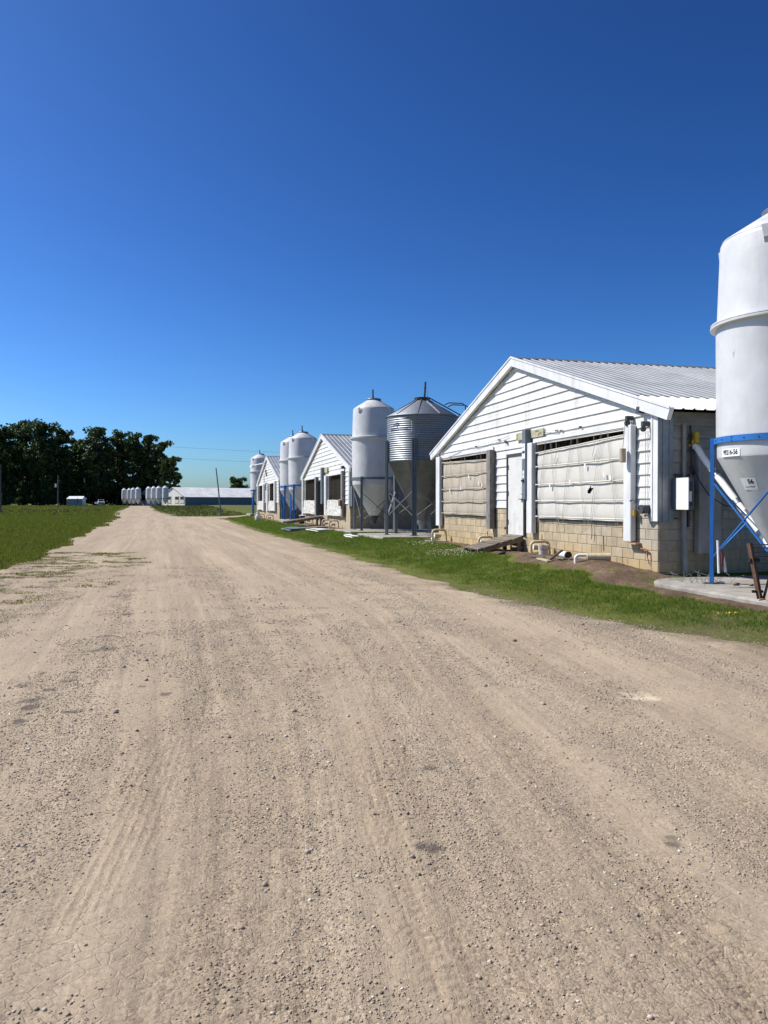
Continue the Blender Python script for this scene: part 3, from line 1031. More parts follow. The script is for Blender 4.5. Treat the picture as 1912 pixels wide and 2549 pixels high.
        if closed:
            rods = [o[2] + .02, o[2] + .40, o[2] + .80, o[2] + 1.24, o[3] - .13]
            hole = (o[0] + 2.62, o[2] + .62, .14, .085) if i == 1 else None
            c = curtain(root, o[0] + .10, o[1] - .02, o[2] - .03, o[3] - .12, M['curtain'] if i == 1 else M['curtain_tan'], 200 + i * 20, hole, rods, (.02, .13) if i == 0 else (.14, .02))
            # zig-zag control ropes
            w = o[1] - o[0]; nseg = 6
            for k in range(nseg):
                xa = o[0] + .18 + k * (w - .3) / nseg; xb = xa + (w - .3) / nseg * .62
                if k % 2: xa, xb = xb, xa
                b = MB(); b.tube([(xa, -.125, o[2] - .12), ((xa + xb) / 2, -.12, (o[2] + o[3]) / 2), (xb, -.105, o[3] - .03)], .0038, 5)
                b.tube([(xa + .07, -.127, o[2] - .10), (xb + .05, -.107, o[3] - .03)], .003, 5)
                b.build('control_rope', M['rope'], root)
            b = MB(); b.tube([(o[0] + .1, -.10, o[3] - .02), (o[0] + w * .5, -.11, o[3] - .05), (o[1] - .05, -.10, o[3] - .02)], .009, 6)
            b.build('cross_rope', M['rope'], root)
            for k, (fx, fz) in enumerate([(.2, .38), (.44, .42), (.60, .60), (.79, .48), (.85, .44)]):
                b = MB(); x = o[0] + w * fx; zz = o[2] + (o[3] - o[2]) * fz
                b.box(x, x + .055, -.125, -.119, zz, zz + .10); b.build('patch', M['sticker'], c)
        else:
            # curtain let down and bunched on the sill
            z0, z1 = bunch
            nx, nz = 60, 26
            xs = np.linspace(o[0] - .12, o[1] + .08, nx); zs = np.linspace(z0, z1, nz)
            Xg, Zg = np.meshgrid(xs, zs, indexing='ij')
            tt = (Zg - z0) / (z1 - z0)
            Yg = -.07 - .06 * (1 - tt) * (.4 + fbm(Xg * 2.2, Zg * 5, 300 + i, 3)) - .07 * fbm(Xg * 3, Zg * 7, 310 + i, 4)
            Zg = Zg + .05 * (fbm(Xg * 1.5, Zg * 0, 320 + i, 3) - .5) - .06 * (1 - tt) * (fbm(Xg * 1.1, Zg * 0 + 4, 330 + i, 2))
            ii = np.arange(nx * nz).reshape(nx, nz)
            Fa = np.stack([ii[:-1, :-1], ii[1:, :-1], ii[1:, 1:], ii[:-1, 1:]], -1).reshape(-1, 4)
            obj('curtain', np_mesh('curtain', np.stack([Xg, Yg, Zg], -1).reshape(-1, 3), Fa), M['curtain_bunch'], root, smooth_=True)
    # posts: box covers standing at the curtain ends
    for (x0, x1, z0, z1, dep, mat_) in posts:
        b = MB(); b.bbox(x0, x1, -.05 - dep, -.05, z0, z1, .012)
        b.build('post_cover', mat_, root)
    # door
    x0, x1, z0, z1 = door
    b = MB(); b.box(x0 - .06, x0 - .0, -.07, .1, z0, z1 + .07); b.box(x1 + .0, x1 + .06, -.07, .1, z0, z1 + .07); b.box(x0, x1, -.07, .1, z1, z1 + .07)
    fr = b.build('door_frame', M['dark_metal'], root)
    if not door_open:
        b = MB(); b.box(x0 + .012, x1 - .012, -.045, .0, z0 + .01, z1 - .012); d = b.build('door', M['door'], root)
        for zz in (z0 + .28, z0 + 1.05, z0 + 1.75):
            b = MB(); b.box(x0 - .005, x0 + .05, -.056, -.0455, zz, zz + .12); b.build('hinge', M['dark_metal'], d)
        b = MB(); b.tube([(x1 - .08, -.045, z0 + .95), (x1 - .08, -.10, z0 + .95)], .014, 8); b.tube([(x1 - .08, -.10, z0 + .95), (x1 - .2, -.10, z0 + .95)], .011, 8)
        b.build('handle', M['dark_metal'], d)
    return root


B1 = barn('nearest white barn with closed beige curtains, block base and grey cabinet by its door', 8.9, 21.12, 12.6, .25, 5.12, .313,
          [(-5.75, -1.5, .95, 2.80), (1.32, 5.42, .95, 2.80)], (-.42, .58, .45, 2.54),
          [(-6.15, -5.78, .54, 2.86, .12, M['white']), (-1.57, -1.30, .57, 2.80, .16, M['wood_grey']), (1.0, 1.30, .55, 2.80, .13, M['white']), (5.38, 5.64, .56, 2.82, .12, M['white'])],
          blocks=True, eave_white=1.45)
B2 = barn('middle white barn with dark open window bays and open doorway, curtains bunched low', 8.2, 45.7, 14.4, .40, 5.06, .29,
          [(-6.5, -2.0, .72, 2.62), (1.75, 5.8, .72, 2.62)], (-1.38, .35, .42, 2.42),
          [(-7.12, -6.75, .3, 2.75, .12, M['white']), (-1.98, -1.50, .35, 2.70, .14, M['wood_grey']), (1.15, 1.62, .45, 2.68, .13, M['white']), (5.8, 6.15, .45, 2.75, .14, M['wood_grey'])],
          closed=False, bunch=(.52, 1.32), siding_bottom=1.1, door_open=True)
B3 = barn('farthest white barn of the row, with dark open bays and yellowed gable', 7.29, 66.6, 15.8, .48, 4.95, .26,
          [(-7.0, -2.7, .70, 2.62), (1.6, 5.7, .70, 2.62)], (-.9, .4, .35, 2.4),
          [(-7.75, -7.2, .3, 2.75, .12, M['white']), (-2.6, -1.9, .4, 2.7, .14, M['white']), (.6, 1.2, .4, 2.68, .13, M['white']), (5.75, 6.25, .45, 2.75, .14, M['white'])],
          closed=False, bunch=(.50, 1.25), siding_bottom=1.1)

# fittings of the nearest barn ------------------------------------------------
b = MB(); b.bbox(.83, 1.03, -.225, -.058, 1.40, 3.16, .012); cab = b.build('cabinet', M['cab_blue'], B1)
b = MB(); b.box(.845, 1.015, -.2275, -.2262, 2.42, 2.80); b.build('sticker', M['sticker'], cab)
b = MB(); b.box(.87, .95, -.2275, -.2262, 2.70, 2.73); b.box(.86, 1.0, -.2285, -.2276, 2.55, 2.62); b.build('print', M['ink_blue'], cab)
b = MB(); b.box(.88, .96, -.2275, -.2262, 1.93, 2.02); b.box(.88, .96, -.2275, -.2262, 2.035, 2.12); b.build('sticker', M['sticker'], cab)
b = MB(); b.box(.86, .97, -.26, -.2255, 1.84, 1.89); b.build('latch', M['black'], cab)
b = MB(); b.tube([(.84, -.2, 1.50), (.78, -.2, 1.53)], .018, 6); b.build('lug', M['black'], cab)
b = MB(); b.tube([(.84, -.2, 1.40), (.80, -.21, 1.36)], .02, 6); b.build('lug', M['black'], cab)
for dx in (.86, .93, .99):
    b = MB(); pts = [(dx, -.12, 1.41), (dx, -.12, 1.15), (dx + .05, -.13, 1.0), (dx + .16, -.12, .90)]
    b.tube(pts, .016, 6); b.build('cable', M['black'], B1)
b = MB(); b.box(.17, 1.74, -.085, -.05, 2.93, 3.12); bd = b.build('lumber_board', M['lumber'], B1)
b = MB()
for dx, dz in ((1.35, .15), (1.40, .15), (1.46, .15), (1.55, .08), (1.62, .09), (1.5, .05), (.25, .05), (.27, .13)):
    b.tube([(dx, -.084, 2.93 + dz), (dx, -.1, 2.93 + dz)], .012, 6)
b.build('bolt', M['dark_metal'], bd)
# pulleys, winch, weight on the right hand end
def pulley(parent, x, z, r=.06):
    b = MB(); b.tube([(x - .018, -.16, z), (x + .018, -.16, z)], r, 14); w = b.build('pulley', M['dark_metal'], parent)
    b = MB(); b.box(x - .035, x + .035, -.19, -.045, z + .05, z + .14); b.build('pulley_bracket', M['dark_metal'], w)
pulley(B1, 5.50, 2.86); pulley(B1, 6.04, 2.70, .055)
b = MB(); b.box(5.80, 5.90, -.16, -.04, 3.02, 3.14); b.build('bracket', M['dark_metal'], B1)
b = MB(); b.tube([(5.52, -.27, 2.09), (5.52, -.27, 2.36)], .062, 14); wgt = b.build('counterweight', M['weight'], B1)
b = MB(); b.tube([(5.52, -.27, 2.36), (5.52, -.22, 2.86)], .006, 5); b.build('weight_rope', M['rope'], wgt)
b = MB(); b.box(5.96, 6.12, -.17, -.045, 1.10, 1.26); b.tube([(6.04, -.17, 1.18), (6.04, -.22, 1.18)], .085, 14); win = b.build('winch', M['dark_metal'], B1)
b = MB(); b.tube([(6.0, -.23, 1.20), (5.88, -.24, 1.33), (5.82, -.24, 1.36), (5.73, -.24, 1.34)], .014, 6); b.build('crank', M['dark_metal'], win)
b = MB(); b.tube([(6.0, -.085, 1.26), (6.0, -.085, 2.66)], .005, 5); b.tube([(6.08, -.085, 1.26), (6.08, -.085, 2.66)], .004, 5); b.build('winch_rope', M['rope'], B1)
b = MB(); b.tube([(5.70, -.12, 1.06), (5.70, -.12, 1.16)], .035, 8); b.build('knob', M['yellow'], B1)
b = MB(); b.box(5.44, 5.78, -.15, -.02, .50, .53); b.build('bracket_board', M['wood_new'], B1)
# tension cord on the gable and little hooks
b = MB(); b.tube([(-6.0, -.09, 2.72), (-3.2, -.085, 2.98), (-1.0, -.08, 3.05), (-.25, -.075, 3.10)], .006, 5); b.tube([(1.74, -.08, 3.05), (3.2, -.09, 2.93), (5.45, -.09, 2.93)], .006, 5); b.build('cord', M['rope'], B1)
b = MB()
for dx, dz in ((-.98, 3.05), (-.55, 2.98), (-.48, 2.93), (-2.7, 2.99), (2.4, 3.0), (2.62, 2.98), (3.5, 2.98)):
    b.box(dx - .03, dx + .03, -.09, -.04, dz - .018, dz + .018)
b.build('hook', M['dark_metal'], B1)
# hanging rope ends
for dx in (2.45, 4.15):
    b = MB(); b.tube([(dx, -.11, 2.72), (dx + .05, -.12, 2.5), (dx - .03, -.12, 2.32), (dx + .04, -.12, 2.20), (dx + .09, -.12, 2.34)], .0055, 5)
    b.build('rope_end', M['rope'], B1)
for dx in (3.95, 5.3, 2.6, 1.55):
    b = MB(); b.tube([(dx, -.12, .95), (dx + .03, -.13, .82), (dx - .02, -.12, .72)], .0055, 5)
    b.build('rope_end', M['rope'], B1)
b = MB(); b.tube([(3.98, -.06, .86), (4.02, -.07, .70), (3.98, -.06, .52)], .012, 6); b.build('rope_end', M['rope'], B1)
# rusty hydrant stub near the corner, rust stains on the blocks
b = MB(); b.tube([(5.75, -.05, .42), (6.0, -.07, .42), (6.05, -.07, .40), (6.06, -.07, .30)], .018, 8); b.tube([(6.05, -.07, .30), (6.05, -.03, .14)], .008, 6); b.build('rusty_spigot', M['rust_bright'], B1)
b = MB(); b.tube([(-.60, -.03, .62), (-.60, -.075, .62)], .035, 10); b.build('rusty_fitting', M['rust_bright'], B1)
# side wall: conduit, breaker box with its door open, tall box, cables
H1 = 6.30
b = MB(); b.tube([(H1 + .10, .47, 1.75), (H1 + .10, .47, 2.78)], .035, 10); b.tube([(H1 + .10, .47, 1.20), (H1 + .12, .47, .62), (H1 + .12, .50, -.02)], .048, 10); b.build('conduit', M['side_shade_grey'], B1)
b = MB(); b.bbox(H1 + .06, H1 + .20, .24, .62, 1.19, 1.75, .008); bx = b.build('breaker_box', M['cab_blue'], B1)
b = MB(); b.box(H1 + .201, H1 + .207, .28, .58, 1.24, 1.70); b.build('breaker_panel', M['dark_metal'], bx)
b = MB(); b.box(H1 + .207, H1 + .222, .40, .45, 1.37, 1.53); b.box(H1 + .207, H1 + .222, .33, .36, 1.45, 1.53); b.box(H1 + .207, H1 + .222, .37, .42, 1.57, 1.62); b.build('breaker', M['black'], bx)
b = MB(); b.box(H1 + .207, H1 + .211, .48, .56, 1.33, 1.52); b.build('breaker_card', M['pvc_white'], bx)
b = MB(); b.box(H1 + .20, H1 + .56, .225, .24, 1.18, 1.76); b.build('box_door', M['pvc_white'], bx)
b = MB(); b.bbox(H1 + .055, H1 + .22, .72, 1.20, .36, 2.30, .014); b.build('tall_box', M['side_shade_grey'], B1)
b = MB(); b.box(H1 + .06, H1 + .10, .30, .60, 1.80, 1.84); b.box(H1 + .06, H1 + .10, .30, .36, 1.0, 1.03); b.box(H1 + .06, H1 + .10, .56, .60, .85, 1.2); b.build('strap', M['dark_metal'], B1)
b = MB(); b.tube([(H1 + .10, .60, 2.75), (H1 + .12, .60, 2.35), (H1 + .14, .60, 2.0)], .018, 6); b.build('cable', M['black'], B1)
b = MB(); b.tube([(H1 + .14, .58, 1.98), (H1 + .16, .60, 1.90), (H1 + .14, .63, 1.84), (H1 + .17, .58, 1.86), (H1 + .14, .60, 2.0)], .025, 6); b.build('cable_bundle', M['black'], B1)
b = MB(); b.tube([(H1 + .15, .62, 1.95), (H1 + .22, .68, 1.75), (H1 + .30, .85, 1.45), (H1 + .42, 1.1, 1.25), (H1 + .6, 1.45, 1.22), (H1 + .8, 1.8, 1.5), (H1 + .9, 2.0, 1.8)], .009, 6); b.build('cable', M['black'], B1)
b = MB(); b.box(H1 + .08, H1 + .17, .66, .74, 2.42, 2.62); b.tube([(H1 + .10, .70, 2.50), (H1 + .10, .58, 2.36)], .03, 8); b.build('auger_clamp', M['yellow'], B1)
for i in range(3):
    b = MB(); b.box(H1 + .055, H1 + .09, .58, .80, 2.28 + i * .13, 2.295 + i * .13); b.build('rod', M['dark_metal'], B1)
# fittings of the middle barn
b = MB(); b.bbox(.40, .78, -.25, -.058, 1.1, 3.15, .012); b.build('cabinet', M['cab_blue'], B2)
b = MB(); b.bbox(.95, 1.75, -.12, -.055, 2.85, 3.12, .01); b.build('lumber_board', M['lumber'], B2)
b = MB(); b.bbox(5.75, 6.15, -.30, -.2, 1.0, 1.3, .01); b.build('junction_box', M['rust'], B2)
b = MB(); b.box(5.85, 6.15, -.18, -.05, 2.85, 3.0); b.build('bracket', M['dark_metal'], B2)
b = MB(); b.bbox(7.2 + .06, 7.2 + .45, -.02, .50, 1.0, 1.95, .012); b.build('meter_box', M['cab_blue'], B2)
b = MB(); b.box(-1.36, -1.31, .02, .85, .44, 2.40); b.build('door', M['wood'], B2)
b = MB(); b.bbox(7.9 + .06, 7.9 + .4, -.02, .5, .9, 1.75, .012); b.build('meter_box', M['cab_blue'], B3)
b = MB(); b.bbox(-.1, .35, -.22, -.058, 2.1, 2.75, .012); b.build('cabinet', M['cab_blue'], B3)
b = MB(); b.tube([(-.05, -.1, 3.3), (-.05, -.16, 3.85)], .05, 8); b.build('pipe_stub', M['dark_metal'], B3)
b = MB(); b.tube([(-1.2, -.2, 4.45), (-3.0, -.9, 4.35)], .05, 8); b.lathe([(0.02, 4.12), (.30, 4.16), (.22, 4.36), (.05, 4.42)], 16, c=(-3.1, -.95)); b.build('yard_lamp', M['pvc_white'], B3)

# ------------------------------------------------------------------ silos
RL = 1.0
def rod_tube(b, a, c, r=.012, n=6): b.tube([a, c], r, n)


def feed_silo(label, x, y, z, leg_mat, ring_mat, group, lid=True):
    root = thing('feed_silo', label, 'silo', (x, y, z), ROT, group)
    N = 64
    b = MB(); b.lathe([(.985, 2.30), (1.0, 2.45), (1.005, 3.2), (1.012, 4.10), (1.02, 4.165), (1.06, 4.168), (1.095, 4.18), (1.098, 4.205), (1.085, 4.215), (1.0, 4.216)], N)
    b.build('lower_shell', M['silo'], root, True, sharp=40)
    b = MB(); b.lathe([(1.0, 4.217), (1.085, 4.218), (1.095, 4.228), (1.092, 4.25), (1.03, 4.262), (.998, 4.272), (.985, 4.6), (.955, 5.48), (.945, 5.535), (.925, 5.56)], N)
    up = b.build('upper_shell', M['silo'], root, True, sharp=50)
    for k in range(4):        # lifting notches under the eave
        a = R(45 + 90 * k - 12)
        b = MB()
        ca, sa = math.cos(a), math.sin(a)
        def P(r, t, zz): return (r * ca - t * sa, r * sa + t * ca, zz)
        b.add([P(.965, -.075, 5.55), P(.965, .075, 5.55), P(1.0, .03, 5.36), P(1.0, -.03, 5.36), P(.955, -.03, 5.27), P(.955, .03, 5.27), P(1.01, -.06, 5.55), P(1.01, .06, 5.55)],
              [(6, 7, 2, 3), (3, 2, 5, 4), (0, 6, 3, 4), (7, 1, 5, 2)])
        b.build('lifting_notch', M['silo_roof'], up)
    b = MB(); b.lathe([(.945, 5.545), (.93, 5.575), (.36, 5.93), (.335, 5.945)], N); b.build('roof_cone', M['silo_roof'] , root, True, sharp=50)
    b = MB(); b.lathe([(.335, 5.94), (.345, 6.01), (.33, 6.03), (.0, 6.05)], 32); hat = b.build('lid', M['grey_leg'], root, True, sharp=40)
    b = MB(); b.tube([(.26, -.10, 6.02), (.30, -.12, 6.42)], .035, 8); b.tube([(.04, .0, 6.05), (.29, -.115, 6.25)], .016, 6); b.build('lid_post', M['dark_metal'], root)
    # hopper: straight skirt, then cone
    b = MB(); b.lathe([(.985, 2.32), (.983, 2.10), (.975, 2.075)], N); b.build('skirt', M['silo'], root, True, sharp=50)
    b = MB(); b.lathe([(.975, 2.075), (.955, 2.04), (.20, .63), (.17, .60)], N); b.build('hopper', M['hopper'], root, True, sharp=50)
    b = MB(); b.lathe([(.22, .665), (.225, .59), (.19, .585), (.12, .42), (.10, .30)], 20); b.build('boot', M['dark_metal'], root, True, sharp=40)
    # ring band with bolts
    b = MB(); b.lathe([(1.008, 2.31), (1.03, 2.312), (1.03, 2.408), (1.008, 2.41)], N); rg = b.build('ring_band', ring_mat, root, True, sharp=40)
    b = MB()
    for k in range(28):
        a = 2 * math.pi * k / 28 + .05
        for dz in ((2.36,) if k % 7 else (2.335, 2.385)):
            b.tube([(1.028 * math.cos(a), 1.028 * math.sin(a), dz), (1.04 * math.cos(a), 1.04 * math.sin(a), dz)], .011, 6)
    b.build('bolts', M['dark_metal'], rg)['kind'] = 'stuff'
    L = []
    for k in range(4):
        a = R(45 + 90 * k)
        ca, sa = math.cos(a), math.sin(a)
        b = MB()
        M4 = Matrix.Rotation(a, 4, 'Z')
        b.box(1.03, 1.045, -.05, .05, .012, 2.43, M4)
        b.box(1.045, 1.09, -.05, -.036, .012, 2.43, M4); b.box(1.045, 1.09, .036, .05, .012, 2.43, M4)
        lg = b.build('leg', leg_mat, root)
        b = MB(); b.box(.98, 1.18, -.10, .10, .0, .012, M4); b.build('foot_plate', M['dark_metal'], lg)
        L.append((ca, sa))
    for k in range(4):
        c0, c1 = L[k], L[(k + 1) % 4]
        for (za, zb) in ((.42, 1.72), (1.72, .42)):
            b = MB(); b.bar((c0[0] * 1.06, c0[1] * 1.06, za), (c1[0] * 1.06, c1[1] * 1.06, zb), .032, .014) if leg_mat is M['blue'] else b.tube([(c0[0] * 1.06, c0[1] * 1.06, za), (c1[0] * 1.06, c1[1] * 1.06, zb)], .013, 6)
            b.build('brace', leg_mat if leg_mat is M['blue'] else M['dark_metal'], root)
    return root


def slab(label, corners_sp, X0, zb, zt, m=None):
    """concrete slab from (s,p) corners"""
    P = [F(s, p, X0) for s, p in corners_sp]
    n = len(P)
    # worn top edge: a chamfer ring with noise
    c = sum(P, Vector((0, 0))) / n
    outer = []
    for i in range(n):
        a, b_ = P[i], P[(i + 1) % n]
        k = max(2, int((b_ - a).length / .12))
        for j in range(k): outer.append(a.lerp(b_, j / k))
    vs = []; m_ = len(outer)
    for w, z in ((0, zb), (0, zt - .035), (.02, zt - .008), (.06, zt)):
        for i, q in enumerate(outer):
            d = (c - q).normalized(); r_ = w + (.02 * (random.random() - .3) if w > 0.01 else .008 * random.random())
            vs.append((q.x + d.x * r_, q.y + d.y * r_, z))
    fs = []
    for k in range(3):
        for i in range(m_):
            j = (i + 1) % m_
            fs.append((k * m_ + i, k * m_ + j, k * m_ + m_ + j, k * m_ + m_ + i))
    fs.append(tuple(range(3 * m_, 4 * m_)))
    b = MB().add(vs, fs)
    o = b.build('concrete_slab', M['concrete'])
    return tag(o, label, 'slab', 'concrete slabs under the silos')

NS = (6.41, 12.35)
slab('worn concrete slab under the numbered blue-legged silo', [(13.75, .80), (7.5, .80), (7.5, -3.6), (14.45, -3.6), (14.42, .10), (14.15, .55)], 8.9, -.05, .20)
n_silo = feed_silo('tall white silo with blue legs and number plate, standing nearest', NS[0], NS[1], .20, M['blue'], M['blue'], 'white feed silos by the barns')
zW = gz(-.47, 35.5) + .06
w_silo = feed_silo('white silo on grey legs, behind the corrugated steel bin', -.47, 35.5, zW, M['grey_leg'], M['grey_leg'], 'white feed silos by the barns')
zB = .38
b_silo = feed_silo('white blue-legged silo in front of the middle barn, nearer of a pair', -5.52, 52.6, zB, M['blue'], M['blue'], 'white feed silos by the barns')
a_silo = feed_silo('white blue-legged silo half hidden behind its twin', -6.55, 55.9, zB, M['blue'], M['blue'], 'white feed silos by the barns')
c_silo = feed_silo('white blue-legged silo beyond the farthest barn of the row', -12.35, 77.0, .45, M['blue'], M['blue'], 'white feed silos by the barns')
sW = gs(-.47, 35.5)
slab('concrete slab under the grey-legged white silo', [(sW - 1.9, 1.5), (sW + 1.7, 1.5), (sW + 1.7, -3), (sW - 1.9, -3)], 8.9, -.05, zW)
slab('concrete slab under the pair of blue-legged silos', [(52.6, 1.6), (58.4, 1.4), (58.4, -2.5), (52.6, -2.5)], 8.6, -.05, zB)
slab('concrete slab under the farthest blue-legged silo', [(80, 1.4), (84.8, 1.4), (84.8, -2.5), (80, -2.5)], 8.4, -.05, .45)


# stickers on the nearest silo
def text_mesh(body, size, bold=0.0, sx=1.0):
    cu = bpy.data.curves.new('lettering', 'FONT')
    cu.body = body; cu.size = size; cu.align_x = 'CENTER'; cu.align_y = 'CENTER'; cu.offset = bold
    cu.resolution_u = 3
    o = bpy.data.objects.new('lettering', cu); COL.objects.link(o)
    bpy.context.view_layer.update()
    me = bpy.data.meshes.new_from_object(o.evaluated_get(bpy.context.evaluated_depsgraph_get()))
    bpy.data.objects.remove(o)
    me.materials.clear()
    for v in me.vertices: v.co.x *= sx
    return me


ang_loc = lambda deg: R(deg) - ROT
def on_cyl(me, a0, zc, r):
    for v in me.vertices:
        a = a0 + v.co.x / r; z = zc + v.co.y
        v.co = Vector((r * math.cos(a), r * math.sin(a), z))
    me.update(); return me
def on_cone(me, a0, zc, off):
    k = .534
    for v in me.vertices:
        z = zc + v.co.y * .882
        r = .955 - (2.04 - z) * (.755 / 1.41) + off
        a = a0 + v.co.x / (.955 - (2.04 - zc) * .535)
        v.co = Vector((r * math.cos(a), r * math.sin(a), z - off * .4))
    me.update(); return me
def card(w, h, n=8):
    V = [(-w / 2 + w * i / n, -h / 2 + h * j, 0) for i in range(n + 1) for j in (0, 1)]
    fs = [(2 * i, 2 * i + 2, 2 * i + 3, 2 * i + 1) for i in range(n)]
    me = bpy.data.meshes.new('card'); me.from_pydata(V, [], fs); me.update(); return me
PA = ang_loc(192.8)
pl = obj('number_plate', on_cyl(card(.42, .125), PA, 2.145, .990), M['sticker'], n_silo)
obj('lettering', on_cyl(text_mesh('99216-56', .112, .0028, .80), PA, 2.147, .993), M['ink'], pl)
SA_ = ang_loc(203)
st_ = obj('silo_sticker', on_cone(card(.27, .21), SA_, 1.655, .006), M['sticker'], n_silo)
def shift(me, dx, dy):
    for v in me.vertices: v.co.x += dx; v.co.y += dy
    return me
obj('lettering', on_cone(shift(text_mesh('56', .105, .004), .045, .035), SA_, 1.655, .009), M['ink'], st_)
obj('lettering', on_cone(shift(text_mesh('L & N FARM', .036, .001), .0, -.055), SA_, 1.655, .009), M['ink'], st_)

# corrugated steel bin
def steel_bin(label, x, y, z):
    root = thing('steel_bin', label, 'silo', (x, y, z), ROT)
    N = 96; R0 = 1.39
    prof = []
    z0, z1 = 2.89, 4.63; nc = 21; sub = 8
    for k in range(nc * sub + 1):
        zz = z0 + (z1 - z0) * k / (nc * sub)
        prof.append((R0 + .011 * math.cos(2 * math.pi * k / sub), zz))
    b = MB(); b.lathe(prof, N); b.build('wall', M['galv'], root, True)
    # roof in sheets: eight seams
    b = MB(); b.lathe([(R0 + .05, z1 - .015), (R0 + .03, z1 + .01), (.31, 5.27), (.28, 5.28)], N); b.build('roof_cone', M['galv'], root, True, sharp=40)
    for k in range(10):
        a = 2 * math.pi * k / 10 + .2
        b = MB(); ca, sa = math.cos(a), math.sin(a)
        b.bar((1.41 * ca, 1.41 * sa, z1 + .02), (.30 * ca, .30 * sa, 5.30), .03, .03); b.build('roof_seam', M['galv'], root)
    b = MB(); b.lathe([(.275, 5.25), (.30, 5.34), (.32, 5.35), (.32, 5.40), (.0, 5.42)], 32); b.build('lid', M['dark_metal'], root, True, sharp=40)
    b = MB()
    for k in range(72):
        a = 2 * math.pi * k / 72
        for zz in (z0 + .03, z1 - .02): b.tube([(1.40 * math.cos(a), 1.40 * math.sin(a), zz), (1.425 * math.cos(a), 1.425 * math.sin(a), zz)], .010, 5)
    b.build('bolts', M['dark_metal'], root)['kind'] = 'stuff'
    b = MB(); b.lathe([(R0 + .008, z0 + .01), (R0 + .008, z0 - .03), (R0 - .03, z0 - .06), (.20, .52), (.17, .50)], N); hp = b.build('hopper', M['hopper_metal'], root, True, sharp=40)
    for k in range(8):
        a = 2 * math.pi * k / 8 + .1; ca, sa = math.cos(a), math.sin(a)
        b = MB(); b.bar((1.36 * ca, 1.36 * sa, z0 - .06), (.21 * ca, .21 * sa, .54), .035, .02); b.build('hopper_seam', M['hopper_metal'], hp)
    b = MB(); b.lathe([(.22, .56), (.22, .46), (.13, .34), (.12, .22)], 20); b.build('boot', M['galv'], root, True, sharp=40)
    V0 = ang_loc(270 - 2.8)           # toward the camera
    LA = [V0 + R(d) for d in (-11.5, -71.5, -131.5, 168.5, 108.5, 48.5)]
    pos = []
    for a in LA:
        a = -(a - V0) + V0 if False else a
        pos.append(a)
    # negative = to the left of the camera's line
    for a in pos:
        M4 = Matrix.Rotation(a, 4, 'Z')
        b = MB(); b.box(1.415, 1.435, -.085, .085, .012, 3.67, M4); b.box(1.435, 1.50, -.085, -.06, .012, 3.67, M4); b.box(1.435, 1.50, .06, .085, .012, 3.67, M4); b.box(1.435, 1.47, -.02, .02, .012, 3.67, M4)
        lg = b.build('leg', M['grey_leg'], root)
        b = MB(); b.box(1.35, 1.56, -.14, .14, 0, .012, M4); b.build('foot_plate', M['dark_metal'], lg)
    for k in range(6):
        a, c = pos[k], pos[(k + 1) % 6]
        A = lambda t, zz: (1.45 * math.cos(t), 1.45 * math.sin(t), zz)
        for za, zb in ((.7, 1.75), (1.75, .7)):
            b = MB(); b.bar(A(a, za), A(c, zb), .05, .02); b.build('brace', M['galv'], root)
    # lid opener and the roof ladder with its hoop
    a = V0 + R(20); ca, sa = math.cos(a), math.sin(a)
    b = MB(); b.tube([(.27 * ca, .27 * sa, 5.36), (.38 * ca, .38 * sa, 5.98)], .04, 8); pst = b.build('lid_post', M['dark_metal'], root)
    b = MB(); b.tube([(.38 * ca, .38 * sa, 5.93), (-.5, .45, 5.2)], .006, 5); b.tube([(.38 * ca, .38 * sa, 5.9), (.8 * ca, .8 * sa, 5.05)], .006, 5); b.build('lid_wire', M['dark_metal'], pst)
    a = V0 + R(75); ca, sa = math.cos(a), math.sin(a)
    ld = MB()
    for t in (-.2, .2):
        ld.tube([(.34 * ca - t * sa, .34 * sa + t * ca, 5.36), (1.52 * ca - t * sa, 1.52 * sa + t * ca, 4.68), (1.56 * ca - t * sa, 1.56 * sa + t * ca, 4.4), (1.56 * ca - t * sa, 1.56 * sa + t * ca, .6)], .022, 6)
    for t in (-.3, .3):
        ld.tube([(.98 * ca - t * sa, .98 * sa + t * ca, 5.05), (1.15 * ca - t * sa, 1.15 * sa + t * ca, 5.12), (1.68 * ca - t * sa, 1.68 * sa + t * ca, 5.08), (1.80 * ca - t * sa, 1.80 * sa + t * ca, 4.98), (1.82 * ca - t * sa, 1.82 * sa + t * ca, 4.3)], .022, 6)
    lad = ld.build('ladder', M['dark_metal'], root)
    for k in range(12):
        zz = .9 + k * .3
        b = MB(); b.tube([(1.56 * ca + .2 * sa, 1.56 * sa - .2 * ca, zz), (1.56 * ca - .2 * sa, 1.56 * sa + .2 * ca, zz)], .014, 6); b.build('rung', M['dark_metal'], lad)
    # printed sign following the corrugations
    def deco(name, a0, a1, za, zb, m, off):
        rows = max(3, int((zb - za) / .01)); cols = max(2, int(abs(a1 - a0) / .03))
        V = []
        for i in range(rows + 1):
            zz = za + (zb - za) * i / rows
            rr = R0 + .011 * math.cos(2 * math.pi * (zz - z0) / ((z1 - z0) / nc)) + off
            for j in range(cols + 1):
                a = a0 + (a1 - a0) * j / cols
                V.append((rr * math.cos(a), rr * math.sin(a), zz))
        i_ = np.arange((rows + 1) * (cols + 1)).reshape(rows + 1, cols + 1)
        Fa = np.stack([i_[:-1, :-1], i_[:-1, 1:], i_[1:, 1:], i_[1:, :-1]], -1).reshape(-1, 4)
        return V, Fa
    def patch(name, items, m, off, parent):
        Vs = []; Fs = []; o = 0
        for (d0, d1, za, zb) in items:
            V, Fa = deco(name, V0 + R(d0), V0 + R(d1), za, zb, m, off)
            Vs += V; Fs.append(Fa + o); o += len(V)
        return obj(name, np_mesh(name, np.array(Vs), np.concatenate(Fs)), m, parent)
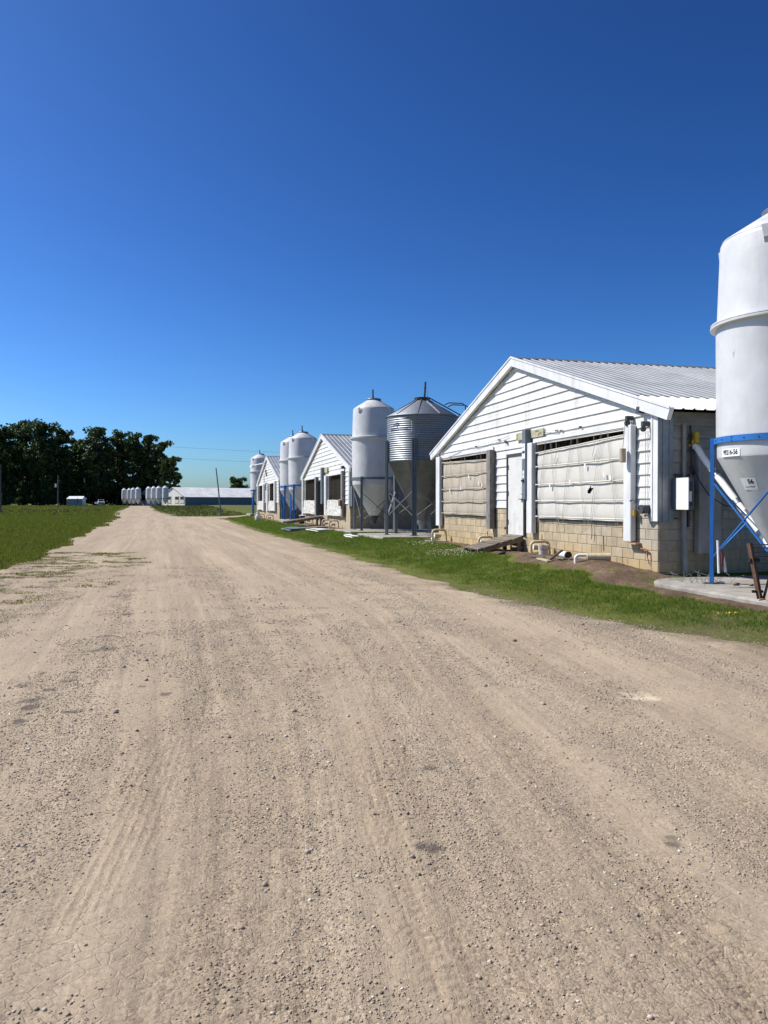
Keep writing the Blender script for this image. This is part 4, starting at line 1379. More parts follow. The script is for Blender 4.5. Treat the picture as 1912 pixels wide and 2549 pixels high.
    sg = patch('printed_sign', [(-64, -63.2, 3.94, 4.37), (-17, -16.2, 3.94, 4.37), (-63.2, -17, 3.94, 3.953), (-63.2, -17, 4.357, 4.37)], M['sticker'], .004, root)
    emb = [(-47, -40, 4.295, 4.325), (-51, -38, 4.255, 4.29), (-53, -38, 4.20, 4.245), (-45, -38, 4.165, 4.195), (-44, -42, 4.135, 4.16)]
    txt = []
    aa = -60.
    for wv in (2.2, 3, 2.6, 3.2, 3.2, 1.4, 3.4, 3.4, 3.0, 2.6):
        txt += [(aa, aa + wv * .35, 4.0, 4.10), (aa + wv * .35, aa + wv, 4.075, 4.10), (aa + wv * .35, aa + wv, 4.0, 4.025), (aa + wv * .72, aa + wv, 4.025, 4.075)]
        aa += wv + 1.0
    patch('emblem', emb + txt, M['ink_blue'], .0045, sg)
    return root
zC = gz(1.51, 30.5) + .06
steel_bin('corrugated galvanised steel bin with dark lid and six steel legs', 1.51, 30.5, zC)
sC = gs(1.51, 30.5)
slab('concrete slab under the corrugated steel bin', [(sC - 2.0, 1.5), (sC + 1.7, 1.6), (sC + 1.7, -3), (sC - 2.0, -3)], 8.9, -.05, zC)

# ------------------------------------------------------------------ auger pipe and small things round the near silo
def wl_(x, y, z):   # nearest-barn local to world
    q = F(21.12) + Vector((SA, -CA)) * x + Vector((CA, SA)) * y
    return Vector((q.x, q.y, .25 + z))
top = wl_(H1 + .12, .68, 2.36)
low = Vector((NS[0] - .02, NS[1] - .03, .60))
root = thing('auger_pipe', 'white feed auger pipe slanting from the silo boot up to the barn', 'pipe', low)
mid = [top, top + Vector((.12, -.01, -.02))]
path = [top + (low - top) * t for t in (.10, .2, .35, .5, .65, .8, 1.0)]
b = MB(); b.tube([p - low for p in [top, top + (low - top) * .04 + Vector((0, 0, .035))] + path], .06, 12); b.build('tube', M['pvc_white'], root, True, sharp=40)
for t in (.27, .52, .62, .78):
    p = top + (low - top) * t - low; d = (low - top).normalized() * .05
    b = MB(); b.tube([p - d, p + d], .068, 12); b.build('coupling', M['galv'], root, True, sharp=40)

la = ang_loc(0) * 0
legp = n_silo.matrix_world
M0 = Matrix.Translation((NS[0], NS[1], .20)) @ Matrix.Rotation(ROT, 4, 'Z')
lw = [M0 @ Vector((1.10 * math.cos(R(45 + 90 * k)), 1.10 * math.sin(R(45 + 90 * k)), 0)) for k in range(4)]
left_leg = min(lw, key=lambda p: (p.x - 5.4) ** 2 + (p.y - 12.75) ** 2)
p0 = pix(1787, 1345, 12.4); p1 = pix(1790, 1427, 12.35)
r_ = thing('white_pole', 'short white pole tied with a red rag to the blue silo leg', 'pole', p1)
b = MB(); b.tube([p0 - p1, Vector((0, 0, 0))], .02, 8); b.build('pole_tube', M['pvc_white'], r_)
b = MB(); b.tube([(.025, -.01, .36), (.05, -.03, .28), (.045, -.02, .18), (.06, -.03, .05)], [.016, .022, .018, .008], 8); b.build('rag', M['red'], r_)
b = MB(); b.tube([(.07, 0, .28), (.11, .0, .02)], .022, 8); b.build('tag_tube', M['pvc_white'], r_)

# rusty stand at the right edge
p_t = pix(1866, 1352, 10.9); p_b = pix(1893, 1478, 10.75)
p_b.z = .21
r_ = thing('rusty_rack', 'leaning rusty steel rack on the concrete slab by the silo', 'rack', p_b)
d = p_t - p_b
b = MB(); b.bar((0, 0, 0), d, .055, .055); b.build('post', M['rust'], r_)
ex = Vector((.85, .15, 0))
b = MB(); b.bar(ex, ex + d, .055, .055); b.build('post', M['rust'], r_)
for t in (.97, .91, .83, .75, .62):
    b = MB(); b.tube([d * t + Vector((-.03 if t == .75 else 0, 0, 0)), d * t + ex], .009, 6); b.build('rail', M['dark_metal'], r_)
b = MB(); b.tube([d * .69 - Vector((.05, 0, 0)), d * .69 + Vector((.09, 0, 0))], .03, 8); b.tube([d * .13 - Vector((.09, 0, 0)), d * .13 + Vector((.06, 0, 0))], .02, 8); b.build('clamp', M['black'], r_)
b = MB(); b.bar((.06, .02, .0), (.12, -.02, .30), .07, .03); b.build('stay', M['black'], r_)
b = MB(); b.box(-.02, .45, -.11, .02, 0, .075); o = b.build('wood_block', M['wood_new'], None, loc=(p_b.x + .06, p_b.y - .11, .202)); tag(o, 'pale sawn wood block lying at the foot of the rusty rack', 'wood block')


def rock(label, p, s, m=None, seed=0):
    v, f = icosa(); r = np.random.default_rng(seed)
    v = v * (1 + .45 * (r.random((12, 1)) - .5)) * np.array(s)
    o = obj('stone', np_mesh('stone', v, f), m or M['stone'], None, p)
    return tag(o, label, 'stone')
rock('flat white stone on the slab beside the blue leg', pix(1796, 1443, 12.9).xy.to_3d() + Vector((0, 0, .22)), (.075, .05, .022), M['pvc_white'], 1)
rock('brown stone on the slab, midway between blue leg and rusty rack', pix(1834, 1445, 12.6).xy.to_3d() + Vector((0, 0, .22)), (.07, .045, .03), M['wood'], 2)
rock('small dark stone on the slab, just left of the rusty rack', pix(1871, 1445, 12.5).xy.to_3d() + Vector((0, 0, .22)), (.045, .035, .025), M['wood'], 3)

# ------------------------------------------------------------------ plumbing and litter along the barn fronts
def arc(c, r, a0, a1, ax, ay, n=6):
    return [Vector(c) + ax * (r * math.cos(a0 + (a1 - a0) * k / n)) + ay * (r * math.sin(a0 + (a1 - a0) * k / n)) for k in range(n + 1)]


def pit_vent(label, s, p, w, h, X0=8.9, m='pvc', rung=False, zoff=None):
    """an inverted-U of cream pipe with a capped drum hanging in it"""
    q = F(s, p, X0); z = gz(q.x, q.y) if zoff is None else zoff
    root = thing('pit_pipe', label, 'pipe', (q.x, q.y, z), ROT + R(90), 'cream pit pipes along the barn fronts')
    r = .036
    X_, Z_ = Vector((1, 0, 0)), Vector((0, 0, 1))
    c = .10
    b = MB()
    pts = [Vector((-w / 2, -.12, -.05))] + arc((-w / 2 + c, -.12, h - c), c, math.pi, math.pi / 2, X_, Z_) + arc((w / 2 - c, -.12, h - c), c, math.pi / 2, 0, X_, Z_) + [Vector((w / 2 + .02, -.12, -.05))]
    b.tube(pts, r, 10); b.build('bent_pipe', M[m], root, True, sharp=50)
    b = MB(); b.tube([(-w * .22, .02, h * .55), (-w * .2, .02, h * .55), (w * .22, .02, h * .55)], [.03, .068, .068], 14); dr = b.build('drum', M[m], root, True, sharp=40)
    b = MB(); b.tube([(-w * .24, .02, h * .55), (-w * .26, .02, h * .55)], .07, 14); b.build('drum_cap', M['pvc_white'], dr, True, sharp=40)
    b = MB(); b.tube([(.05, -.12, h - .01), (.05, -.12, h + .16)], .012, 6); b.build('spigot', M['rust_bright'], root)
    if rung:
        b = MB(); b.tube([(-w / 2 - .25, -.14, .05), (w / 2 + .1, -.14, .04)], .02, 8); b.build('ground_pipe', M['pvc_white'], root)
    return root
pit_vent('cream bent pit pipe at the far left corner of the nearest barn', 26.35, .40, .46, .42, rung=True)
pit_vent('cream bent pipe just left of the wooden ramp', 22.45, .36, .42, .34)
pit_vent('cream bent pipe between the ramp and the white bucket', 19.1, .36, .46, .30)
pit_vent('cream bent pit pipe nearest the right corner of the middle barn', 40.6, .42, .46, .40, 8.2)
pit_vent('cream bent pit pipe next to the doorway of the middle barn', 42.6, .42, .46, .40, 8.2)
pit_vent('cream bent pit pipe beside the black barrel', 48.6, .4, .46, .4, 8.2)
pit_vent('cream bent pit pipe near the right corner of the farthest barn', 61.2, .45, .5, .45, 7.29)
pit_vent('cream bent pit pipe left of the white sack', 67.6, .45, .5, .42, 7.29)
pit_vent('cream bent pit pipe at the left end of the farthest barn', 71.0, .45, .5, .42, 7.29)

# capped tank with its white elbow on the soil mound
q = F(16.15, .52); z = gz(q.x, q.y)
root = thing('tank_pipe', 'fat cream capped pipe with white elbow lying on the soil mound', 'pipe', (q.x, q.y, z), ROT + R(70))
b = MB(); b.tube([(-.20, 0, .08), (-.19, 0, .08), (.28, .02, .08), (.29, .02, .08)], [.05, .082, .082, .05], 18); b.build('drum', M['pvc'], root, True, sharp=40)
X_, Z_ = Vector((1, 0, 0)), Vector((0, 0, 1))
b = MB(); b.tube([Vector((-.41, -.02, -.2))] + arc((-.34, -.02, .05), .07, math.pi, math.pi / 2, X_, Z_) + [Vector((-.18, -.01, .12))], .034, 12); b.build('elbow', M['pvc_white'], root, True, sharp=50)
b = MB(); b.tube([(.16, .05, .2), (.16, .10, .50)], .012, 6); b.build('riser', M['rust_bright'], root)
# bucket
q = F(18.42, .55); z = gz(q.x, q.y)
root = thing('bucket', 'small cracked white bucket with orange stains by the block wall', 'bucket', (q.x, q.y, z))
b = MB(); b.lathe([(.0, .0), (.10, .0), (.13, .24), (.122, .24), (.09, .015), (0, .015)], 20); b.build('pail', M['bucket'], root, True, sharp=40)
b = MB(); b.tube([(-.13, 0, .22), (-.1, -.12, .16), (0, -.16, .12), (.1, -.12, .16), (.13, 0, .22)], .006, 5); b.build('handle', M['dark_metal'], root)
# stub of white pipe
q = F(17.75, .35); z = gz(q.x, q.y)
root = thing('pipe_stub', 'short white pipe offcut with black mouth lying by the wall', 'pipe', (q.x, q.y, z + .07), ROT)
b = MB(); b.tube([(-.16, 0, .02), (.10, 0, .02)], .075, 16); b.build('tube', M['pvc_white'], root, True, sharp=40)
b = MB(); b.tube([(.10, 0, .02), (.15, 0, .02)], .082, 16); b.build('collar', M['black'], root, True, sharp=40)
# loose boards
def board(label, s, p, L_, a, w=.10, h=.03, tilt=0., m='wood', X0=8.9, lift=.02):
    q = F(s, p, X0); z = gz(q.x, q.y) + lift
    b = MB(); b.bbox(-L_ / 2, L_ / 2, -w / 2, w / 2, 0, h, .004)
    o = b.build('loose_board', M[m], None, loc=(q.x, q.y, z)); o.rotation_euler = (0, tilt, ROT + a)
    return tag(o, label, 'board')
board('dark weathered board lying level between bucket and tank pipe', 17.55, .62, .95, .10, lift=.03)
board('short dark board propped up on end among the litter', 17.35, .8, .42, .5, tilt=-.6, lift=.12)
board('pale board lying flat in front of the propped board', 17.6, .95, .8, -.15, m='lumber', lift=.02)
board('long thin board against the wall behind the litter', 17.2, .3, 1.0, .0, lift=.04)
board('dark broken board by the white bucket', 18.15, .85, .5, .35, lift=.02)
q = F(19.75, 1.0)
rock('black lump of rubber on the soil right of the ramp', Vector((q.x, q.y, gz(q.x, q.y) + .03)), (.11, .08, .055), M['black'], 5)
# offcuts by the far left corner
board('short board leaning at the far left corner of the nearest barn', 27.45, .25, .42, .4, tilt=-1.25, lift=.2, w=.06)
q = F(27.15, .3)
rock('pale stone at the far left corner of the nearest barn', Vector((q.x, q.y, gz(q.x, q.y) + .06)), (.09, .08, .08), M['pvc_white'], 6)


def ramp(label, sc_, xc, X0, wid, run, z_hi, n, m='wood', z_b=.25, skew=0.):
    """plank ramp falling straight out from a doorway"""
    q = F(sc_ - xc, 0, X0); z = z_b
    root = thing('ramp', label, 'ramp', (q.x, q.y, z), ROT)
    th = math.atan((z_hi - .08) / run)
    for k in range(n):
        t = (k + .5) / n
        y = -.06 - run * t; zz = z_hi + (.09 - z_hi) * t
        pw = run / n * .88
        M4 = Matrix.Translation((skew * t, y, zz)) @ Matrix.Rotation(th, 4, 'X') @ Matrix.Rotation(random.uniform(-.03, .03), 4, 'Z')
        b = MB(); b.box(-wid / 2 - random.uniform(0, .05), wid / 2 + random.uniform(0, .05), -pw / 2, pw / 2, -.014, .014 + random.uniform(0, .008), M4)
        b.build('plank', M[m], root)
    for x in (-wid / 2 + .03, 0, wid / 2 - .03):
        b = MB(); b.bar((x, -.05, z_hi - .07), (x + skew, -.06 - run, .03), .045, .10); b.build('stringer', M[m], root)
    for x in (-wid / 2 + .06, wid / 2 - .06):
        b = MB(); b.box(x - .045, x + .045, -.22, -.12, -.15, z_hi - .12); b.build('support_post', M[m], root)
    return root
ramp('weathered plank ramp rising to the closed door of the nearest barn', 21.12, .08, 8.9, 1.0, 1.25, .42, 8, z_b=.27)
ramp('old dark plank ramp below the open doorway of the middle barn', 45.7, -.5, 8.2, 1.5, 2.1, .40, 11, z_b=.40)

# barrel, sheets, sack and meter odds at the middle and far barns
q = F(50.15, .55, 8.2); z = gz(q.x, q.y)
root = thing('barrel', 'small black barrel with white lid at the left corner of the middle barn', 'barrel', (q.x, q.y, z)); root.scale = (.5, .5, .55)
b = MB(); b.lathe([(0, 0), (.34, 0), (.36, .03), (.36, .28), (.375, .30), (.36, .32), (.36, .58), (.375, .60), (.36, .62), (.35, .92)], 24); b.build('drum', M['black'], root, True, sharp=40)
b = MB(); b.lathe([(.37, .90), (.38, .97), (.3, 1.0), (0, 1.01)], 24); b.build('lid', M['pvc_white'], root, True, sharp=40)
def flat(name, label, cat, s, p, X0, a, w, h, t_, m):
    q = F(s, p, X0); z = gz(q.x, q.y) + .02
    nx = 12; V = []
    for i in range(nx + 1):
        for j in range(nx + 1):
            x, y = -w / 2 + w * i / nx, -h / 2 + h * j / nx
            V.append((x, y, t_ + .07 * float(fbm(x * 1.5 + s, y * 1.5, 401, 3))))
    k = np.arange((nx + 1) ** 2).reshape(nx + 1, nx + 1)
    Fa = np.stack([k[:-1, :-1], k[1:, :-1], k[1:, 1:], k[:-1, 1:]], -1).reshape(-1, 4)
    low_ = np.array(V); low_[:, 2] -= t_ + .02
    n = len(V); Fb = Fa[:, ::-1] + n
    rim = np.concatenate([k[0, :], k[1:, -1], k[-1, -2::-1], k[-2:0:-1, 0]])
    r2 = np.roll(rim, -1)
    Fr = np.stack([r2, rim, rim + n, r2 + n], -1)
    o = obj(name, np_mesh(name, np.concatenate([np.array(V), low_]), np.concatenate([Fa, Fb, Fr])), M[m], None, (q.x, q.y, z), ROT + a)
    return tag(o, label, cat)
flat('white_sheet', 'crumpled white sheet lying beside the middle barn slab', 'sheet', 39.4, 1.35, 8.2, .1, 2.2, .8, .06, 'curtain_bunch')
flat('dark_panel', 'dark grey panel lying on the grass below the middle barn', 'panel', 43.4, 1.9, 8.2, .05, 2.6, 1.2, .08, 'cab_blue')
flat('dark_panel', 'weathered grey wood panel leaning by the middle barn pipes', 'panel', 41.9, 1.0, 8.2, .2, 1.6, .7, .05, 'wood')
flat('white_plank', 'pair of white planks lying in the grass before the steel bin', 'plank', 32.4, 2.0, 8.9, .0, 1.6, .28, .05, 'pvc_white')
q = F(64.6, 1.0, 7.29); z = gz(q.x, q.y)
v, f = icosa(); b = MB(); b.lathe([(0, 0), (.22, 0), (.27, .12), (.25, .34), (.20, .50), (.11, .60), (.16, .70), (.0, .67)], 18)
o = b.build('white_sack', M['curtain_bunch'], None, True, loc=(q.x, q.y, z)); tag(o, 'stuffed white sack standing before the farthest barn', 'sack')
b = MB(); b.lathe([(.20, .6), (.19, .62), (.205, .64), (.0, .65)], 14)

# ------------------------------------------------------------------ far yard: barns, silos, shed, truck, poles, wires
def far_barn(label, x, y, z, rz, half, L, ridge, slope, dark_wall=True):
    root = thing('far_barn', label, 'barn', (x, y, z), rz, 'distant barns across the field')
    # local: -y is the gable front, +y runs back along the barn, x across
    e = ridge - slope * half
    b = MB(); b.prism([(-half, -1), (half, -1), (half, e - .05), (0, ridge - .08), (-half, e - .05)], 0, .2); b.build('gable_wall', M['siding'], root)
    b = MB(); b.box(half - .2, half, .2, L, -1, e - .05); b.build('side_wall', M['cab_blue'], root)  # dark blue-grey colour stands for the shade on this side
    b = MB(); b.box(half, half + .05, .2, L, e - .6, e - .5); b.box(half, half + .06, .2, L, -1, .9); b.build('side_curtain', M['cab_blue'], root)
    for sg in (1, -1):
        b = MB(); P = [(0, ridge), (sg * (half + .6), e - .6 * slope), (sg * (half + .6), e - .6 * slope - .1), (0, ridge - .1)]
        if sg > 0: P = P[::-1]
        b.prism(P, -.3, L); b.build('roof', M['roof_far'], root)
    for (x0, x1, z0, z1) in ((half * .18, half * .48, 1.9, 2.9), (half * .62, half * .92, 1.9, 2.9), (-half * .5, -half * .2, 1.9, 2.9)):
        b = MB(); b.box(x0, x1, -.03, .0, z0, z1); b.build('window', M['mesh_brown'], root)
        b = MB(); b.box(x0 - .1, x1 + .1, -.12, .0, z0 - 1.1, z0); b.build('curtain', M['curtain_bunch'], root)
        b = MB(); b.box(x1 + .1, x1 + .35, -.1, .0, .5, z1 + .3); b.build('post_cover', M['side_shade_grey'], root)
    return root
YF = 250.
def at(u, Y): return (u - 956) * Y / FPX
zf = gz(at(435, YF), YF)
far_barn('distant long white-roofed barn with shade-darkened side wall, right of the road', at(431, YF), YF, zf + .1, R(-48), 8.0, 62, 6.0, .375)
far_barn('distant white barn gable half hidden behind the far silos', at(366, 277), 277, zf + .15, R(-48), 8.0, 40, 6.0, .375)

proto = thing('distant_silo', 'x', 'silo', (0, 0, 0), 0, 'x')
b = MB(); b.lathe([(1.15, 2.4), (1.15, 4.6), (1.22, 4.62), (1.22, 4.7), (1.12, 4.72), (1.06, 6.2), (.4, 6.75), (.38, 6.9), (0, 6.95)], 28); b.build('shell', M['silo'], proto, True, sharp=40)
b = MB(); b.lathe([(1.18, 2.38), (1.18, 2.5), (1.15, 2.5)], 28); b.build('ring_band', M['dark_metal'], proto)
b = MB(); b.lathe([(1.13, 2.4), (1.1, 2.2), (.2, .5)], 28); b.build('hopper', M['hopper'], proto, True, sharp=40)
for k in range(4):
    a = R(45 + 90 * k); b = MB(); b.tube([(1.2 * math.cos(a), 1.2 * math.sin(a), 0), (1.2 * math.cos(a), 1.2 * math.sin(a), 2.5)], .06, 6); b.build('leg', M['grey_leg'], proto)
names = ['first', 'second', 'third', 'fourth']
rows = [([(310, 262), (323, 259), (332.5, 252), (344, 243)], 'far silos at the edge of the trees', 'distant white silo against the dark trees, %s from the left'),
        ([(371, 233), (383.5, 230), (396, 227), (412, 222)], 'far silos beside the distant barn', 'distant white silo in front of the far barn gables, %s from the left')]
first = True
for spots, grp, lab in rows:
    for i, (u, Y) in enumerate(spots):
        o = proto if first else copy_tree(proto)
        first = False
        x = at(u, Y); o.location = (x, Y, gz(x, Y) + .25); o.rotation_euler = (0, 0, R(20)); o.scale = (.80, .80, .83)
        tag(o, lab % names[i], 'silo', grp)

# shed
Y = 222.; x = at(187, Y); z = gz(x, Y)
root = thing('shed', 'small white-roofed shed with shade-tinted front before the dark trees', 'shed', (x, Y, z), R(3))
b = MB(); b.prism([(-2.0, -.3), (2.0, -.3), (2.0, 2.2), (-2.0, 2.2)], 0, .1); b.build('front_wall', mk('shed_wall_shaded', (.20, .25, .29), .7, var=.15), root)  # blue-grey front has its shade put into the colour, ends stay white
b = MB(); b.box(-2.0, -1.9, .1, 3, -.3, 2.5); b.box(1.9, 2.0, .1, 3, -.3, 2.5); b.box(-2, 2, 3, 3.1, -.3, 2.2); b.build('side_wall', M['siding'], root)
b = MB(); V = [(-2.35, -.35, 2.2), (2.35, -.35, 2.2), (2.1, 1.5, 2.95), (-2.1, 1.5, 2.95), (-2.35, 3.4, 2.2), (2.35, 3.4, 2.2), (-2.35, -.35, 2.1), (2.35, -.35, 2.1), (2.35, 3.4, 2.1), (-2.35, 3.4, 2.1)]
b.add(V, [(0, 1, 2, 3), (3, 2, 5, 4), (0, 3, 4), (1, 5, 2), (6, 7, 1, 0), (7, 8, 5, 1), (9, 6, 0, 4), (8, 9, 4, 5), (6, 9, 8, 7)]); b.build('roof', M['roof_white'], root)
b = MB(); b.tube([(.75, -.12, 2.5), (.75, -.12, 1.35), (.5, -.12, 1.2)], .07, 8); b.build('stove_pipe', M['black'], root)
b = MB(); b.box(-2.22, -2.12, -.2, -.1, -.2, 2.2); b.build('post', M['white'], root)

# pickup
Y = 232.; x = at(251.5, Y); z = gz(x, Y)
root = thing('pickup_truck', 'white pickup truck parked by the trees', 'truck', (x, Y, z + .15), R(-68))
def sect(b, prof, y0, y1): b.prism(prof, y0, y1)
b = MB(); b.prism([(2.75, .45), (2.8, .75), (2.7, 1.12), (1.2, 1.22), (-2.7, 1.15), (-2.75, .5)][::-1], -.95, .95); b.build('body', M['paint_truck'], root)
b = MB(); vs = []
for y, i in ((-.92, 0), (.92, 0)): vs += [(1.3, y, 1.2), (-1.0, y, 1.2)]
vs += [(.55, -.75, 1.88), (-.8, -.75, 1.88), (.55, .75, 1.88), (-.8, .75, 1.88)]
b.add(vs, [(0, 1, 5, 4), (3, 2, 6, 7), (2, 0, 4, 6), (1, 3, 7, 5), (4, 5, 7, 6)]); cabp = b.build('cab', M['paint_truck'], root)
b = MB(); b.add([(1.28, -.78, 1.27), (1.28, .78, 1.27), (.64, .66, 1.83), (.64, -.66, 1.83)], [(0, 1, 2, 3)])
for v_ in range(4): b.v[v_] = (b.v[v_][0] + .03, b.v[v_][1], b.v[v_][2] + .02)
b.build('windscreen', M['glass'], root)
b = MB(); b.add([(1.1, -.915, 1.25), (-.9, -.915, 1.25), (-.72, -.78, 1.8), (.5, -.78, 1.8)], [(0, 1, 2, 3)]); b.build('side_window', M['glass'], root)
b = MB(); b.box(2.76, 2.83, -.75, .75, .62, 1.0); b.build('grille', M['black'], root)
for y in (-.8, .8):
    b = MB(); b.box(2.74, 2.80, y - .14, y + .14, .8, 1.0); b.build('headlight', M['sticker'], root)
b = MB(); b.box(2.75, 2.9, -.95, .95, .42, .6); b.build('bumper', M['pvc_white'], root)
b = MB(); b.box(-2.6, -1.1, -.8, .8, 1.17, 1.19); b.build('bed', M['black'], root)
for wx in (1.75, -1.7):
    for wy in (-.85, .85):
        b = MB(); b.tube([(wx, wy - .12, .24), (wx, wy + .12, .24)], .38, 18); w_ = b.build('wheel', M['black'], root)
        b = MB(); b.tube([(wx, wy - .13, .24), (wx, wy + .13, .24)], .2, 12); b.build('rim', M['galv'], w_)
b = MB(); b.box(.7, 1.75, -1.75, -1.02, .55, 1.15); b.build('open_door', M['paint_truck'], root)

# poles
def pole(label, u, Y, h, r, lean=0., m='pole', name='utility_pole', box=False, cat='pole'):
    x = at(u, Y); z = gz(x, Y)
    root = thing(name, label, cat, (x, Y, z))
    b = MB(); b.tube([(0, 0, -.5), (lean * .5, 0, h / 2), (lean, 0, h)], [r, r * .9, r * .75], 10); b.build('shaft', M[m], root, True, sharp=50)
    if box:
        b = MB(); b.tube([(-.45, -.1, h * .62), (-.45, -.1, h * .62 + .9)], .28, 12); b.build('transformer', M['hopper'], root, True, sharp=50)
    return root
pole('wooden utility pole with grey transformer before the trees', 145, 195, 8.1, .17, box=True)
pole('wooden utility pole at the left edge of the photo', 1.5, 110, 6.9, .14)
pole('leaning bare grey pole on the grass beyond the road bend', 551, 92, 5.65, .085, lean=-.62, m='grey_leg', name='leaning_pole')
def wire(label, pts):
    P = [pix(u, v, Y) for u, v, Y in pts]
    b = MB(); b.tube(P, .015, 5)
    o = b.build('power_line', M['black']); return tag(o, label, 'wire', 'power lines over the field')
wire('upper power line stretched from the trees to the silos', [(-300, 1048, 90), (0, 1078, 105), (185, 1094.6, 118), (405, 1111, 135), (600, 1122, 145), (695, 1126, 150), (960, 1132, 160)])
wire('lower power line stretched from the trees to the silos', [(-300, 1085, 90), (0, 1109, 105), (118, 1119.8, 112), (431, 1140, 135), (600, 1149, 145), (695, 1152, 150), (960, 1156, 160)])

# ------------------------------------------------------------------ trees
def leaves(C, rad, per, size, r, flat_=.75):
    """leaf quads around clump centres C (n,3) with radii rad"""
    n = len(C); k = n * per
    d = r.normal(size=(k, 3)); d /= np.linalg.norm(d, axis=1)[:, None]
    rr = r.random(k) ** (1 / 2.2)
    P = np.repeat(C, per, 0) + d * (np.repeat(rad, per) * rr)[:, None] * np.array([1, 1, flat_])
    nrm = d * .6 + r.normal(size=(k, 3)) * .7; nrm /= np.linalg.norm(nrm, axis=1)[:, None]
    a = np.cross(nrm, r.normal(size=(k, 3))); a /= np.linalg.norm(a, axis=1)[:, None]
    b = np.cross(nrm, a)
    s = size * (.55 + .9 * r.random(k))[:, None]
    V = np.stack([P - a * s * .6, P + b * s * .32, P + a * s * .6, P - b * s * .32], 1).reshape(-1, 3)
    return V, np.arange(k * 4).reshape(-1, 4)


def tree(label, x, y, h, half, seed, name='tree', bare=.22, clumps=46, per=95, leaf=.8, mat_='leaf', group='trees along the left horizon', lobes=4):
    r = np.random.default_rng(seed)
    z = gz(x, y)
    root = thing(name, label, 'tree', (x, y, z), 0, group)
    # limbs
    b = MB()
    b.tube([(0, 0, -.5), (r.normal() * .2, r.normal() * .2, h * .3), (r.normal() * .5, r.normal() * .5, h * .62), (r.normal() * .8, r.normal() * .8, h * .9)], [h * .022, h * .017, h * .010, h * .003], 8)
    C = []; Rd = []
    for k in range(lobes + 3):
        t_ = .35 + .6 * k / (lobes + 2)
        a = r.random() * 6.28; ln = half * (.55 + .4 * r.random()) * (1.15 - .55 * abs(t_ - .6))
        e = (math.cos(a) * ln, math.sin(a) * ln, h * min(.97, t_ + .14 + .1 * r.random()))
        b.tube([(0, 0, h * (t_ - .15)), (e[0] * .5, e[1] * .5, h * t_), e], [h * .010, h * .006, h * .002], 6)
        C.append(e); Rd.append(half * .36)
    b.build('trunk', M['bark'], root, True)
    for k in range(clumps):
        t_ = r.random()
        zz = h * (bare + (1 - bare) * t_ * .97)
        prof = math.sin(math.pi * min(1, .18 + t_ * .80)) ** .6
        a = r.random() * 6.28; q_ = half * prof * (r.random() ** .5) * 1.0
        C.append((math.cos(a) * q_, math.sin(a) * q_, zz - .03 * h * (q_ / half) * 2)); Rd.append(half * (.20 + .17 * r.random()))
    C = np.array(C); Rd = np.array(Rd)
    V, Fa = leaves(C, Rd, per, leaf, r)
    obj('crown', np_mesh('crown', V, Fa), M[mat_], root)
    return root
TL = [(-48, 1062, 44, 255, 'broad dark tree at the left edge, mostly outside the photo'),
      (12, 1060, 40, 262, 'dark tree at the left edge behind the utility pole'),
      (57, 1045, 36, 272, 'tallest dark tree, near the left edge of the wood'),
      (106, 1052, 38, 264, 'broad dark tree right of the tallest one'),
      (152, 1063, 30, 272, 'dark tree above the small shed'),
      (200, 1092, 32, 282, 'lower dark tree filling the dip above the pickup truck'),
      (243, 1064, 34, 274, 'tall dark tree right of the dip in the tree line'),
      (292, 1075, 30, 280, 'dark tree above the leftmost far silos'),
      (330, 1079, 27, 277, 'dark tree standing above the gap between silo rows'),
      (366, 1085, 28, 286, 'dark tree above the half hidden far gable'),
      (399, 1099, 25, 276, 'dark tree near the right end of the wood'),
      (424, 1140, 22, 270, 'lowest dark tree, at the right end of the wood')]
for i, (u, v, hw, Y, lab) in enumerate(TL):
    x = at(u, Y); z = gz(x, Y)
    top_ = EYE + (1252 - v) * Y / FPX
    tree(lab, x, Y, top_ - z, hw * 1.12 * Y / FPX, 500 + i, bare=.08 if i < 6 else .16, mat_='leaf' if i % 3 else 'leaf2', clumps=95 if i < 7 else 78, per=80, leaf=.85)
tree('lone round tree rising behind the distant long barn', at(593, 330), 330, 11.2, 4.3, 540, bare=.25, clumps=60, per=70, leaf=.8, group='x')['group'] = 'lone trees'
# the shaded wood behind the first trees reads as one mass
r = np.random.default_rng(91)
C = []
for k in range(620):
    u = -220 + 640 * r.random(); Y = 283 + 22 * r.random()
    hmax = 20 if u < 290 else 10 - 4 * (u - 290) / 130
    C.append((at(u, Y), Y, .6 + 1 + (hmax) * r.random() ** 1.1))
V, Fa = leaves(np.array(C), np.full(len(C), 2.4), 60, 1.3, r)
tag(obj('undergrowth', np_mesh('undergrowth', V, Fa), M['leaf']), 'dark undergrowth closing the wood behind the trees', 'undergrowth', kind='stuff')

# ------------------------------------------------------------------ grass
def blades(x, y, h, w, r, lean=.5, lift=0.):
    n = len(x)
    z = ground(x, y) + lift
    a = r.random(n) * 6.283
    dx, dy = np.cos(a) * w, np.sin(a) * w
    b = r.random(n) * 6.283; l = h * lean * r.random(n)
    lx, ly = np.cos(b) * l, np.sin(b) * l
    hz = np.sqrt(np.maximum(h * h - l * l, .2 * h * h))
    z0 = z - .015
    V = np.stack([np.stack([x - dx, y - dy, z0], -1), np.stack([x + dx, y + dy, z0], -1),
                  np.stack([x + dx * .6 + lx * .45, y + dy * .6 + ly * .45, z + hz * .6], -1), np.stack([x + lx, y + ly, z + hz], -1)], 1).reshape(-1, 3)
    F_ = np.arange(n * 4).reshape(-1, 4)
    return V, F_


def join(parts):
    V = np.concatenate([p[0] for p in parts]); off = np.cumsum([0] + [len(p[0]) for p in parts])
    return V, np.concatenate([p[1] + off[i] for i, p in enumerate(parts)])


